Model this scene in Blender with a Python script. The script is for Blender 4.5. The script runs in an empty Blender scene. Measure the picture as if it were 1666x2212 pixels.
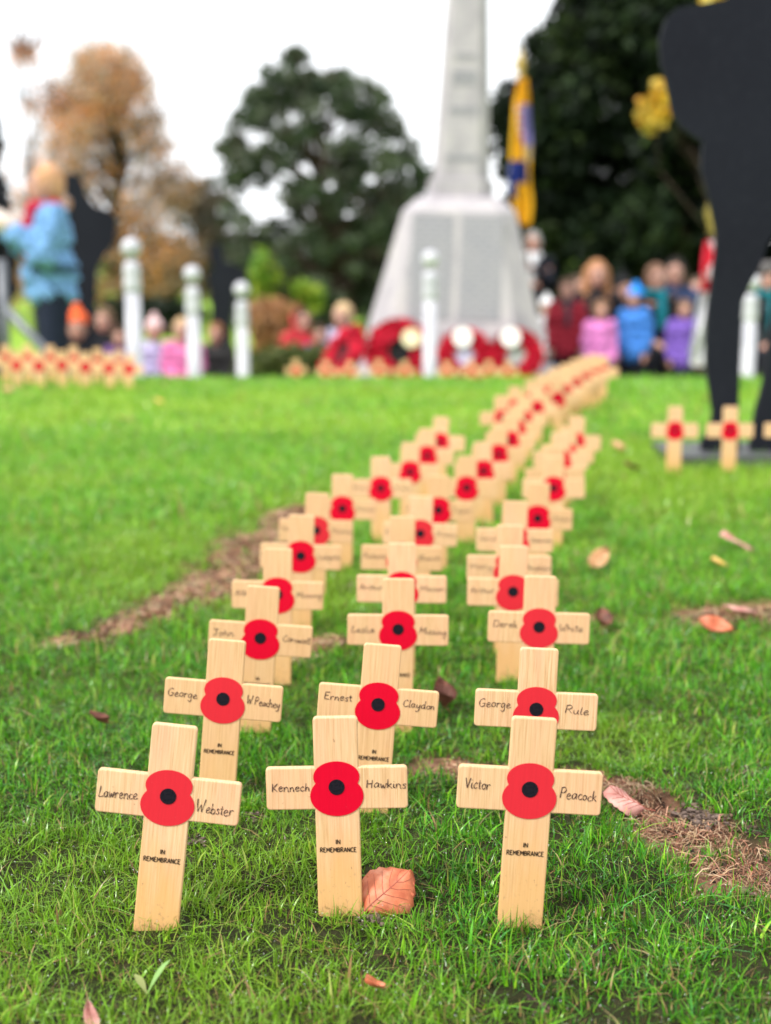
import bpy, bmesh, math, random
import numpy as np
from mathutils import Vector, Matrix

random.seed(7); rng = np.random.default_rng(11)
R = math.radians
scn = bpy.context.scene
col = scn.collection

# ------------------------------------------------------------------ camera
H = 0.482; FPX = 3000.0; CX, CY, YH = 833.0, 1106.0, 550.0      # lens in units of a 1666 x 2212 frame
PITCH = math.atan((CY - YH) / FPX)
cam_d = bpy.data.cameras.new('camera'); cam = bpy.data.objects.new('camera', cam_d); col.objects.link(cam)
cam.location = (0, 0, H); cam.rotation_euler = (math.pi / 2 - PITCH, 0, 0)
cam_d.sensor_fit = 'VERTICAL'; cam_d.sensor_height = 24.0; cam_d.sensor_width = 18.07
cam_d.lens = FPX / 2212.0 * 24.0
cam_d.clip_start = 0.05; cam_d.clip_end = 2000
cam_d.dof.use_dof = True; cam_d.dof.focus_distance = 1.08; cam_d.dof.aperture_fstop = 2.95
scn.camera = cam

# ------------------------------------------------------------------ sky, sun, exposure
SUN_EL, SUN_AZ = R(50), R(232)          # soft light from behind the camera, a little to the left
w = bpy.data.worlds.new('World'); scn.world = w; w.use_nodes = True
nt = w.node_tree; nt.nodes.clear()
o_ = nt.nodes.new('ShaderNodeOutputWorld'); bg = nt.nodes.new('ShaderNodeBackground')
sky = nt.nodes.new('ShaderNodeTexSky'); sky.sky_type = 'NISHITA'; sky.sun_disc = False
sky.sun_elevation = SUN_EL; sky.sun_rotation = SUN_AZ
hsv = nt.nodes.new('ShaderNodeHueSaturation'); hsv.inputs['Saturation'].default_value = 0.25
tcw = nt.nodes.new('ShaderNodeTexCoord'); nzw = nt.nodes.new('ShaderNodeTexNoise')
nzw.inputs['Scale'].default_value = 1.6; nzw.inputs['Detail'].default_value = 4
rmpw = nt.nodes.new('ShaderNodeValToRGB')
rmpw.color_ramp.elements[0].position = .3; rmpw.color_ramp.elements[0].color = (9.3, 9.6, 10.0, 1)
rmpw.color_ramp.elements[1].position = .7; rmpw.color_ramp.elements[1].color = (10.6, 10.8, 11.0, 1)
mixw = nt.nodes.new('ShaderNodeMix'); mixw.data_type = 'RGBA'; mixw.inputs[0].default_value = 0.88
nt.links.new(sky.outputs[0], hsv.inputs['Color']); nt.links.new(hsv.outputs[0], mixw.inputs[6])
nt.links.new(tcw.outputs['Generated'], nzw.inputs['Vector']); nt.links.new(nzw.outputs['Fac'], rmpw.inputs[0])
nt.links.new(rmpw.outputs[0], mixw.inputs[7]); nt.links.new(mixw.outputs[2], bg.inputs[0])
bg.inputs[1].default_value = 0.064; nt.links.new(bg.outputs[0], o_.inputs[0])
sd = bpy.data.lights.new('sun', 'SUN'); sun = bpy.data.objects.new('sun', sd); col.objects.link(sun)
sd.energy = 1.5; sd.angle = R(11); sd.color = (1, .96, .9)
sun.rotation_euler = Vector((math.sin(SUN_AZ) * math.cos(SUN_EL), math.cos(SUN_AZ) * math.cos(SUN_EL), math.sin(SUN_EL))).to_track_quat('Z', 'Y').to_euler()
vs = scn.view_settings; vs.view_transform = 'Standard'; vs.look = 'None'; vs.gamma = 1; vs.use_curve_mapping = False
vs.exposure = 1.52
scn.cycles.use_denoising = True; scn.cycles.max_bounces = 6; scn.cycles.transparent_max_bounces = 8

# ------------------------------------------------------------------ helpers
cp, sp = math.cos(PITCH), math.sin(PITCH)
def ray(px, py):
    a, b = px - CX, CY - py
    return np.array([a, FPX * cp + b * sp, -FPX * sp + b * cp])
TK = [(-50, 0), (0, 0), (5.2, 0), (6.0, -.05), (7.0, -.2), (8.3, -.5), (10, -.68), (14, -.85), (20, -1.05), (40, -1.5), (200, -2), (3000, -2)]
TX, TZ = [k[0] for k in TK], [k[1] for k in TK]
def terr(y): return (np.interp(np.asarray(y) - .25, TX, TZ) + np.interp(y, TX, TZ) + np.interp(np.asarray(y) + .25, TX, TZ)) / 3
def on_ground(px, py, h=0.0):
    d = ray(px, py); z = h
    for _ in range(12):
        t = (z - H) / d[2]; y = d[1] * t; z = float(terr(y)) + h
    return np.array([d[0] * t, y, z])
def at_y(px, py, Y):
    d = ray(px, py); t = Y / d[1]; return np.array([d[0] * t, Y, H + d[2] * t])

def link(o, parent=None):
    col.objects.link(o)
    if parent is not None: o.parent = parent
    return o
def tag(o, label=None, cat=None, group=None, kind=None):
    if label: o['label'] = label
    if cat: o['category'] = cat
    if group: o['group'] = group
    if kind: o['kind'] = kind
    return o
def mesh(name, v, f, mats=(), smooth=False):
    m = bpy.data.meshes.new(name); m.from_pydata([tuple(p) for p in v], [], [tuple(q) for q in f]); m.update()
    for k in mats: m.materials.append(k)
    if smooth: m.polygons.foreach_set('use_smooth', [True] * len(m.polygons))
    return m
def ob(name, m, parent=None): return link(bpy.data.objects.new(name, m), parent)
def empty(name, loc, rz=0):
    e = bpy.data.objects.new(name, None); e.location = loc; e.rotation_euler = (0, 0, rz); e.empty_display_size = .1
    return link(e)
def bm_mesh(name, bm, mats=(), smooth=False):
    m = bpy.data.meshes.new(name); bm.to_mesh(m); bm.free()
    for k in mats: m.materials.append(k)
    if smooth: m.polygons.foreach_set('use_smooth', [True] * len(m.polygons))
    return m
def big_mesh(name, V, F3, F4=None, colr=None, mats=(), smooth=False):
    """V (n,3); F3 (a,3); F4 (b,4) as numpy, fast."""
    m = bpy.data.meshes.new(name); m.vertices.add(len(V)); m.vertices.foreach_set('co', np.asarray(V, np.float32).ravel())
    loops = []; starts = []; n = 0
    if F4 is not None and len(F4):
        loops.append(F4.ravel()); starts.append(np.arange(len(F4)) * 4); n = len(F4) * 4
    if F3 is not None and len(F3):
        loops.append(F3.ravel()); starts.append(n + np.arange(len(F3)) * 3)
    L = np.concatenate(loops).astype(np.int32); S = np.concatenate(starts).astype(np.int32)
    m.loops.add(len(L)); m.loops.foreach_set('vertex_index', L)
    m.polygons.add(len(S)); m.polygons.foreach_set('loop_start', S)
    m.update(calc_edges=True)
    if colr is not None:
        a = m.attributes.new('Col', 'FLOAT_COLOR', 'POINT')
        c4 = np.ones((len(V), 4), np.float32); c4[:, :3] = colr; a.data.foreach_set('color', c4.ravel())
    for k in mats: m.materials.append(k)
    if smooth: m.polygons.foreach_set('use_smooth', np.ones(len(S), bool))
    return m
_dgcache = {}
def evaluated(o, name):
    dg = bpy.context.evaluated_depsgraph_get(); dg.update()
    m = bpy.data.meshes.new_from_object(o.evaluated_get(dg)); m.name = name
    return m

class NT:
    """small node-tree builder for a principled material"""
    def __init__(s, name, rough=.6, spec=.4):
        s.m = bpy.data.materials.new(name); s.m.use_nodes = True; s.t = s.m.node_tree
        s.b = s.t.nodes['Principled BSDF']; s.b.inputs['Roughness'].default_value = rough
        s.b.inputs['Specular IOR Level'].default_value = spec
    def n(s, typ, **kw):
        x = s.t.nodes.new(typ)
        for k, v in kw.items(): setattr(x, k, v)
        return x
    def l(s, a, b): s.t.links.new(a, b)
    def coords(s, scale=(1, 1, 1), src='Object', rnd=False):
        tc = s.n('ShaderNodeTexCoord'); mp = s.n('ShaderNodeMapping'); mp.inputs['Scale'].default_value = scale
        s.l(tc.outputs[src], mp.inputs['Vector'])
        if rnd:
            oi = s.n('ShaderNodeObjectInfo'); mu = s.n('ShaderNodeMath', operation='MULTIPLY'); mu.inputs[1].default_value = 91.0
            s.l(oi.outputs['Random'], mu.inputs[0]); s.l(mu.outputs[0], mp.inputs['Location'])
        return mp.outputs[0]
    def noise(s, vec, scale=1, detail=3, rough=.55):
        x = s.n('ShaderNodeTexNoise'); x.inputs['Scale'].default_value = scale; x.inputs['Detail'].default_value = detail
        x.inputs['Roughness'].default_value = rough; s.l(vec, x.inputs['Vector']); return x.outputs['Fac']
    def ramp(s, fac, stops):
        x = s.n('ShaderNodeValToRGB'); e = x.color_ramp.elements
        while len(e) < len(stops): e.new(.5)
        for q, (p, c) in zip(e, stops):
            q.position = p; q.color = (c, c, c, 1) if not isinstance(c, tuple) else (*c, 1)
        s.l(fac, x.inputs[0]); return x.outputs[0]
    def mix(s, fac, a, b, blend='MIX'):
        x = s.n('ShaderNodeMix', data_type='RGBA', blend_type=blend)
        for i, q in ((0, fac), (6, a), (7, b)):
            if isinstance(q, (int, float)): x.inputs[i].default_value = q
            elif isinstance(q, tuple): x.inputs[i].default_value = (*q, 1)
            else: s.l(q, x.inputs[i])
        return x.outputs[2]
    def bump(s, h, strength=.3, dist=.002):
        x = s.n('ShaderNodeBump'); x.inputs['Strength'].default_value = strength; x.inputs['Distance'].default_value = dist
        s.l(h, x.inputs['Height']); s.l(x.outputs[0], s.b.inputs['Normal'])
    def base(s, c):
        if isinstance(c, tuple): s.b.inputs['Base Color'].default_value = (*c, 1)
        else: s.l(c, s.b.inputs['Base Color'])
        return s
def cloth_mat(name, c, rough=.85, var=.25, scale=30):
    a = NT(name, rough, .2); f = a.noise(a.coords(), scale, 3)
    d = tuple(x * (1 - var) for x in c); e = tuple(min(1, x * (1 + var)) for x in c)
    a.base(a.ramp(f, [(.35, d), (.65, e)])); a.bump(a.noise(a.coords(), scale * 4, 2), .25, .004); return a.m

# ------------------------------------------------------------------ materials
def m_wood():
    a = NT('pale_plywood', .55, .3)
    g = a.noise(a.coords((1100, 900, 26), rnd=True), 1, 4, .6)
    c1 = a.ramp(g, [(.30, (.47, .26, .115)), (.47, (.67, .43, .23)), (.68, (.77, .54, .325))])
    b = a.noise(a.coords((60, 60, 16), rnd=True), 1, 3)
    c2 = a.mix(a.ramp(b, [(.42, 0.0), (.72, .6)]), c1, (.74, .40, .25))
    wv = a.n('ShaderNodeTexWave', wave_type='BANDS', bands_direction='X'); wv.inputs['Scale'].default_value = 1
    wv.inputs['Distortion'].default_value = 9; wv.inputs['Detail'].default_value = 2; wv.inputs['Detail Scale'].default_value = .6
    a.l(a.coords((55, 55, 7), rnd=True), wv.inputs['Vector'])
    c3 = a.mix(a.ramp(wv.outputs['Fac'], [(0, .32), (.09, 0.0)]), c2, (.50, .27, .12))
    # damp stain creeping up from the soil, uneven edge
    tc = a.n('ShaderNodeTexCoord'); sx = a.n('ShaderNodeSeparateXYZ'); a.l(tc.outputs['Object'], sx.inputs[0])
    nz = a.noise(a.coords((70, 70, 22), rnd=True), 1, 3)
    ad = a.n('ShaderNodeMath', operation='MULTIPLY_ADD'); a.l(nz, ad.inputs[0]); ad.inputs[1].default_value = -.11; a.l(sx.outputs['Z'], ad.inputs[2])
    st = a.n('ShaderNodeMapRange'); st.inputs['From Min'].default_value = .02; st.inputs['From Max'].default_value = -.04
    st.inputs['To Min'].default_value = 0; st.inputs['To Max'].default_value = .75; a.l(ad.outputs[0], st.inputs['Value'])
    c4 = a.mix(st.outputs[0], c3, (.66, .36, .12))
    oi = a.n('ShaderNodeObjectInfo'); mr = a.n('ShaderNodeMapRange'); mr.inputs['To Max'].default_value = .6; a.l(oi.outputs['Random'], mr.inputs['Value'])
    c4 = a.mix(mr.outputs[0], c4, a.mix(g, (.50, .28, .12), (.70, .45, .22)))
    sk = a.noise(a.coords((420, 420, 230), rnd=True), 1, 2)
    c5 = a.mix(a.ramp(sk, [(.735, 0.0), (.77, .65)]), c4, (.25, .13, .06))
    sp1 = a.noise(a.coords((330, 330, 260), rnd=True), 1, 3); ma = a.n('ShaderNodeMath', operation='MULTIPLY_ADD'); a.l(sx.outputs['Z'], ma.inputs[0]); ma.inputs[1].default_value = -3.2; a.l(sp1, ma.inputs[2])
    c5 = a.mix(a.ramp(ma.outputs[0], [(.56, 0.0), (.66, .38)]), c5, (.30, .18, .09))
    a.base(c5); a.bump(g, .25, .0006); return a.m
WOOD = m_wood()
def m_poppy(name, c):
    a = NT(name, .6, .12); g = a.noise(a.coords((1400, 900, 50)), 1, 3); f = a.noise(a.coords(), 1500, 2)
    c1 = a.mix(a.ramp(g, [(.35, 0.0), (.75, .35)]), c, tuple(x * .78 for x in c))
    a.base(a.mix(a.ramp(f, [(.72, 0.0), (.78, .35)]), c1, (.85, .4, .35))); return a.m
CRIMSON = m_poppy('crimson_print', (.60, .000, .020)); CORAL = m_poppy('coral_print', (.60, .022, .034))
a = NT('black_print', .7, .08); f = a.noise(a.coords(), 900, 3); a.base(a.ramp(f, [(.3, (.004, .004, .007)), (.75, (.018, .015, .022))])); BLACKP = a.m
a = NT('pencil_ink', .6, .2); f = a.noise(a.coords(), 700, 2); a.base(a.ramp(f, [(.3, (.025, .012, .012)), (.75, (.10, .05, .045))])); INK = a.m
a = NT('printed_ink', .6, .2); f = a.noise(a.coords(), 1400, 2); a.base(a.ramp(f, [(.3, (.008, .005, .004)), (.7, (.035, .02, .015))])); PRINT = a.m

def leafy(name, transl=.35, rough=.4, spec=.4, objvar=0.0):
    a = NT(name, rough, spec); at = a.n('ShaderNodeAttribute', attribute_name='Col'); a.base(at.outputs['Color'])
    tr = a.n('ShaderNodeBsdfTranslucent'); a.l(at.outputs['Color'], tr.inputs[0])
    mx = a.n('ShaderNodeMixShader'); mx.inputs[0].default_value = transl
    out = a.t.nodes['Material Output']; a.l(a.b.outputs[0], mx.inputs[1]); a.l(tr.outputs[0], mx.inputs[2]); a.l(mx.outputs[0], out.inputs[0])
    return a.m
GRASS = leafy('grass_blade', .28, .28, .33); LEAF = leafy('tree_leaf', .3, .5, .3); NEEDLE = leafy('yew_needle', .05, .6, .15); THATCH = leafy('dry_fibre', .1, .8, .15)

a = NT('bark', .9, .1); f = a.noise(a.coords((9, 9, 2)), 1, 5); a.base(a.ramp(f, [(.3, (.03, .022, .016)), (.7, (.12, .09, .065))])); a.bump(f, .6, .03); BARK = a.m

def m_ground():
    a = NT('lawn_soil', .95, .1)
    co = a.coords()
    big = a.noise(co, 1.3, 4); fine = a.noise(co, 60, 5, .65); mid = a.noise(co, 9, 4)
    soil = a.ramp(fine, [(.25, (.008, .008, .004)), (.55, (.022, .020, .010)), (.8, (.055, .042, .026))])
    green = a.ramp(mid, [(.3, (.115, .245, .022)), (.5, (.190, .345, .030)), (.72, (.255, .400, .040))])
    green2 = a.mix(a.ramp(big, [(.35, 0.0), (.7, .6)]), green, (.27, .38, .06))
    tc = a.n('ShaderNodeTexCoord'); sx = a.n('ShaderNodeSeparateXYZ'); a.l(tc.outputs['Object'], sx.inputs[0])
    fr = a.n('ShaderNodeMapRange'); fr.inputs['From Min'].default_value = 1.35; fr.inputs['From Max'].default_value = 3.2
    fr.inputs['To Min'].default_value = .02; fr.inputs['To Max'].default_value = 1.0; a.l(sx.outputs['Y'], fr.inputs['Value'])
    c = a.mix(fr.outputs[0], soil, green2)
    at = a.n('ShaderNodeAttribute', attribute_name='Col'); sp_ = a.n('ShaderNodeSeparateColor'); a.l(at.outputs['Color'], sp_.inputs[0])
    dry = a.ramp(fine, [(.2, (.06, .032, .022)), (.5, (.22, .11, .07)), (.8, (.38, .22, .15))])
    a.base(a.mix(sp_.outputs[0], c, dry)); a.bump(fine, .8, .01); return a.m
GROUND = m_ground()

# ------------------------------------------------------------------ value noise
def vnoise(x, y, s, seed=0):
    g = np.random.default_rng(seed).random((97, 97)); u, v = np.asarray(x) * s + 300.3, np.asarray(y) * s + 300.7
    i, j = np.floor(u).astype(int), np.floor(v).astype(int); fu, fv = u - i, v - j
    fu = fu * fu * (3 - 2 * fu); fv = fv * fv * (3 - 2 * fv); i %= 96; j %= 96
    return (g[i, j] * (1 - fu) + g[i + 1, j] * fu) * (1 - fv) + (g[i, j + 1] * (1 - fu) + g[i + 1, j + 1] * fu) * fv

# bare strips of soil and dried clippings: polylines on the ground (x, y, half width)
def strip(pts): return [(*on_ground(px, py)[:2], hw) for px, py, hw in pts]
STRIPS = [strip([(130, 1388, .018), (220, 1368, .034), (340, 1322, .046), (470, 1252, .060), (560, 1185, .072), (625, 1132, .066), (680, 1098, .03)]),
          strip([(870, 1655, .014), (950, 1650, .028), (1020, 1654, .012), (1150, 1668, .008), (1290, 1690, .024), (1400, 1740, .030), (1530, 1800, .042), (1680, 1870, .056), (1850, 1960, .05)]),
          strip([(650, 1420, .01), (690, 1395, .03), (730, 1380, .01)]),
          strip([(1270, 1340, .015), (1310, 1338, .018)]),
          strip([(1470, 1338, .02), (1560, 1340, .05), (1700, 1335, .06), (1900, 1330, .06)]),
          strip([(1220, 2045, .003), (1300, 2045, .008), (1380, 2050, .003)]),
          strip([(560, 2130, .003), (640, 2140, .006), (700, 2150, .003)]),
          strip([(1060, 2135, .003), (1130, 2160, .009), (1180, 2170, .004)])]
def soil_mask(x, y, nst=99):
    x = np.asarray(x, float); y = np.asarray(y, float); out = np.zeros(x.shape)
    wob = (vnoise(x, y, 16, 3) - .5) * .07 + (vnoise(x, y, 50, 4) - .5) * .05
    for st in STRIPS[:nst]:
        for (x0, y0, w0), (x1, y1, w1) in zip(st[:-1], st[1:]):
            dx, dy = x1 - x0, y1 - y0; t = np.clip(((x - x0) * dx + (y - y0) * dy) / (dx * dx + dy * dy), 0, 1)
            dd = np.hypot(x - x0 - t * dx, y - y0 - t * dy); ww = w0 + t * (w1 - w0)
            out = np.maximum(out, np.clip((ww * 1.1 + wob * np.minimum(1, ww / .04) - dd) / (.4 * ww + .004) + .5, 0, 1))
    return out
def relief(x, y):
    near = np.clip((7 - np.asarray(y)) / 2, 0, 1)
    return ((vnoise(x, y, 7, 1) - .5) * .012 + (vnoise(x, y, 28, 2) - .5) * .006) * near

# ------------------------------------------------------------------ ground: one sheet to the horizon
def axis(lo, hi, step, ext_lo, ext_hi, g=1.25):
    a = list(np.arange(lo, hi, step)); s = step
    while a[-1] < ext_hi: s *= g; a.append(a[-1] + s)
    s = step
    while a[0] > ext_lo: s *= g; a.insert(0, a[0] - s)
    return np.array(a)
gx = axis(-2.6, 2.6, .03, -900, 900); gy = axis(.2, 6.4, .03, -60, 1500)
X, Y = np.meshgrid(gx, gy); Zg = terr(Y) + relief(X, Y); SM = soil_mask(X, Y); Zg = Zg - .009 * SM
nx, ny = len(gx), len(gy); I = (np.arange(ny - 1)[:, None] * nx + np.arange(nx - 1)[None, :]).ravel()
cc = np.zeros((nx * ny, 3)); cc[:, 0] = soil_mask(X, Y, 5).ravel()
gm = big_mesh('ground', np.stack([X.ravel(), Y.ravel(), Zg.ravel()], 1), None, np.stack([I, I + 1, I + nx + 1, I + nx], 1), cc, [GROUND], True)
tag(ob('ground', gm), kind='structure')
def gz(x, y): return float(terr(y) + relief(x, y))

a = NT('shade_tarmac', .9, .2); f = a.noise(a.coords(), 40, 5); g = a.noise(a.coords(), .8, 3)
a.base(a.mix(g, a.ramp(f, [(.3, (.028, .028, .03)), (.7, (.065, .064, .062))]), (.045, .042, .036))); SHADE_TARMAC = a.m  # dark tone stands in for the shade below the crowd
py_ = np.linspace(9.4, 17.5, 40); px_ = np.linspace(-30, 30, 2)
V = [(x, y, float(terr(y)) + .012) for y in py_ for x in px_]
tag(ob('shade_path', mesh('shade_path', V, [(2 * i, 2 * i + 1, 2 * i + 3, 2 * i + 2) for i in range(39)], [SHADE_TARMAC])), kind='structure')  # dark sheet added where shade lies at the people's feet

# ------------------------------------------------------------------ grass blades
def blades(n, x0, x1, y0, y1, h, hv, wd, seg, seed, under=False, pts=None):
    g = np.random.default_rng(seed)
    x = g.uniform(x0, x1, n); y = g.uniform(y0, y1, n)
    if pts is not None: x, y = pts; n = len(x)
    keep = np.abs(x) < .42 * y + .75                                # the wedge the lens (and a step aside) can see
    outer = np.abs(x) > .30 * y + .10; keep &= ~outer | (g.random(n) < .27)      # thinner, broader blades off to the sides
    x, y, outer = x[keep], y[keep], outer[keep]; n = len(x); keep = np.ones(n, bool)
    if pts is None and y0 < 1:
        for fx, fy in FEET: keep &= ~((np.abs(x - fx) < .018) & (y < fy + .003) & (y > fy - .022) & (g.random(n) < .6))
    sm = soil_mask(x, y)
    tuft = vnoise(x, y, 24, 21) * .45 + vnoise(x, y, 75, 22) * .55
    keep &= g.random(n) > np.clip(sm * .95, 0, .90 if not under else .95)
    keep &= g.random(n) < np.clip((.3 if under else -.12) + 2.1 * tuft + .25 * np.clip(y - 1.6, 0, 1), 0, 1)
    x, y, tuft, sm, outer = x[keep], y[keep], tuft[keep], sm[keep], outer[keep]; n = len(x)
    z = terr(y) + relief(x, y) - .004
    ht = h * (1 + hv * g.normal(size=n)) * (.55 + .9 * tuft); ht = np.clip(ht, h * .25, h * 2.0)
    ht *= np.where(g.random(n) < .05, 1.45, 1.0) * (1 - .45 * sm)
    base_dir = vnoise(x, y, 11, 23) * 9
    ph = base_dir + g.normal(0, 2.4, n)
    ln = np.abs(g.normal(.55, .38, n)); flat = g.random(n) < .20; ln = np.where(flat, g.uniform(1.2, 2.6, n), ln)
    dx, dy = np.cos(ph), np.sin(ph); face = ph + np.pi / 2 + g.normal(0, .6, n)
    wx, wy = np.cos(face), np.sin(face); ww = wd * g.uniform(.45, 1.35, n) * np.where(outer, 1.9, 1) * np.where(g.random(n) < .09, 2.1, 1)
    ts = np.linspace(0, 1, seg + 1); vs_ = []
    for i, t in enumerate(ts):
        b = ln * t * t * ht * .9; zz = ht * (t - .28 * np.minimum(ln, 2) * t * t)
        hw = ww * .5 * (1 - t ** 2.2) * (1 if i else .8)
        cx_, cy_ = x + dx * b, y + dy * b
        if i < seg:
            vs_.append(np.stack([cx_ - wx * hw, cy_ - wy * hw, z + zz], 1)); vs_.append(np.stack([cx_ + wx * hw, cy_ + wy * hw, z + zz], 1))
        else: vs_.append(np.stack([cx_, cy_, z + zz], 1))
    nv = 2 * seg + 1; V = np.stack(vs_, 1).reshape(-1, 3); B = np.arange(n)[:, None] * nv
    f4 = np.concatenate([B + np.array([2 * i, 2 * i + 1, 2 * i + 3, 2 * i + 2]) for i in range(seg - 1)]) if seg > 1 else None
    f3 = B + np.array([2 * seg - 2, 2 * seg - 1, 2 * seg])
    pal = np.array([(.082, .300, .010), (.130, .380, .012), (.210, .450, .016), (.034, .165, .011), (.320, .540, .028), (.42, .43, .08), (.42, .30, .13), (.08, .31, .05)])
    pr = np.array([.26, .24, .14, .18, .06, .04, .035, .045])
    hue = vnoise(x, y, 3.2, 31)
    ci = g.choice(len(pal), n, p=pr / pr.sum()); c = pal[ci]
    c = c * ((.5 + .9 * g.random(n)) * (.95 + .12 * np.clip((y - 1.2) / 1.2, 0, 1)))[:, None] * (.75 if under else 1)  # shade of the gaps put into colour: near blades dimmer, far ones brighter
    c = c * np.array([.86, .97, 1.0])
    far_ = np.clip((y - 1.5) / 1.5, 0, 1)[:, None] * .35; c = c * (1 - far_) + np.array([.26, .43, .06]) * far_
    yel = np.clip((hue - .5) * 2.2, 0, .6)[:, None]; c = c * (1 - yel) + np.array([.270, .420, .030]) * yel
    dry = (g.random(n) < (.03 + .09 * np.clip((1.05 - y) * 4, 0, 1) + .22 * sm)); c[dry] = np.array([.33, .21, .09]) * g.uniform(.5, 1.2, (dry.sum(), 1))
    C = np.repeat(c[:, None, :], nv, 1)
    C = C.reshape(-1, 3)
    tips = np.stack([x + dx * ln * ht * .9, y + dy * ln * ht * .9, z + ht * (1 - .28 * np.minimum(ln, 2))], 1)
    return V, f3, f4, C, tips
FEET = [on_ground(px, py)[:2] for px, py in ((343, 2014), (742, 1992), (1138, 2014))]
parts_ = [blades(360000, -1.25, 1.25, .52, 1.55, .0128, .45, .00108, 3, 1),
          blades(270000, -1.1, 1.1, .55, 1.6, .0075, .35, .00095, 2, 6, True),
          blades(150000, -1.5, 1.5, 1.55, 2.4, .018, .35, .0017, 3, 2),
          blades(105000, -2.0, 2.0, 2.4, 3.8, .024, .35, .0030, 2, 3),
          blades(85000, -3.2, 3.2, 3.8, 6.6, .026, .35, .0050, 2, 4)]
_fx, _fy = [], []                                              # longer blades left standing round the feet of the near crosses
for q_, (px, py) in enumerate([(343, 2014), (742, 1992), (1138, 2014), (474, 1760), (806, 1772), (1150, 1778), (553, 1590), (868, 1580), (1092, 1575)]):
    c_ = on_ground(px, py); g_ = np.random.default_rng(70 + q_); m_ = 80
    _fx.append(c_[0] + g_.uniform(-.026, .026, m_)); _fy.append(c_[1] - .004 + g_.normal(0, .006, m_))
parts_.append(blades(1, 0, 1, 0, 1, .0135, .4, .0012, 3, 77, False, (np.concatenate(_fx), np.concatenate(_fy))))
VV, F3, F4, CC = [], [], [], []; off = 0
for V, f3, f4, C, tips in parts_:
    VV.append(V); F3.append(f3 + off); CC.append(C); off += len(V)
    if f4 is not None: F4.append(f4 + off - len(V))
gr = ob('grass', big_mesh('grass', np.concatenate(VV), np.concatenate(F3), np.concatenate(F4), np.concatenate(CC), [GRASS], True))
tag(gr, 'short damp green lawn grass around the crosses', 'grass', kind='stuff')

# dew on the blade tips
ico = bmesh.new(); bmesh.ops.create_icosphere(ico, subdivisions=1, radius=1); iv = np.array([v.co[:] for v in ico.verts]); jf = np.array([[v.index for v in f.verts] for f in ico.faces]); ico.free()
tp = np.concatenate([parts_[0][4], parts_[2][4][::3]]); tp = tp[np.abs(tp[:, 0]) < .34 * tp[:, 1] + .12]; tp = tp[rng.choice(len(tp), 5000, replace=False)]
rr = rng.uniform(.00022, .0006, len(tp)); Vd = (tp[:, None, :] + iv[None] * rr[:, None, None]).reshape(-1, 3)
Fd = (np.arange(len(tp))[:, None, None] * len(iv) + jf[None]).reshape(-1, 3)
a = NT('dew', .02, .6); a.base((1., 1., 1.)); a.b.inputs['Transmission Weight'].default_value = .75; a.b.inputs['IOR'].default_value = 1.33
tag(ob('dew_drops', big_mesh('dew_drops', Vd, Fd, None, None, [a.m], True)), 'tiny clear dew drops on the grass tips', 'dew', kind='stuff')

# dried reddish clippings on the bare strips
def fibres(n, seed):
    g = np.random.default_rng(seed); xs, ys = [], []
    for st, share in zip(STRIPS, (.40, .40, .06, .03, .11, 0, 0, 0)):
        m = int(n * share); k = g.integers(0, len(st) - 1, m); t = g.random(m)
        S = np.array(st); p = S[k] * (1 - t[:, None]) + S[k + 1] * t[:, None]
        an = g.uniform(0, 6.3, m); rad = np.sqrt(g.random(m)) * p[:, 2] * 1.05
        xs.append(p[:, 0] + np.cos(an) * rad); ys.append(p[:, 1] + np.sin(an) * rad)
    x, y = np.concatenate(xs), np.concatenate(ys); kp = (vnoise(x, y, 30, 61) + .5 * vnoise(x, y, 80, 62) > .62) & (soil_mask(x, y) > .3); x, y = x[kp], y[kp]; n = len(x)
    L = g.uniform(.005, .026, n) * np.where(y > 1.6, 1.5, 1); wd = g.uniform(.0004, .0009, n) * np.where(y > 1.6, 2.2, 1); ph = g.uniform(0, 6.3, n); cv = g.normal(0, 1.3, n); up = np.abs(g.normal(0, .003, n)); z0 = terr(y) + relief(x, y) + g.uniform(-.010, -.003, n)
    vs_ = []
    for t in (0, .33, .67, 1):
        a_ = ph + cv * t; cx_ = x + np.cos(ph + cv * t * .5) * L * t; cy_ = y + np.sin(ph + cv * t * .5) * L * t
        zz = z0 + up * 4 * t * (1 - t) + .002 * t
        vs_ += [np.stack([cx_ - np.sin(a_) * wd / 2, cy_ + np.cos(a_) * wd / 2, zz], 1), np.stack([cx_ + np.sin(a_) * wd / 2, cy_ - np.cos(a_) * wd / 2, zz + wd * .4], 1)]
    V = np.stack(vs_, 1).reshape(-1, 3); B = np.arange(n)[:, None] * 8
    f4 = np.concatenate([B + np.array([2 * i, 2 * i + 1, 2 * i + 3, 2 * i + 2]) for i in range(3)])
    pal = np.array([(.36, .17, .10), (.46, .25, .16), (.25, .11, .07), (.50, .36, .23), (.12, .06, .04), (.42, .28, .16)])
    c = pal[g.integers(0, 6, n)] * g.uniform(.6, 1.15, (n, 1))
    return V, f4, np.repeat(c, 8, 0)
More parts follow.
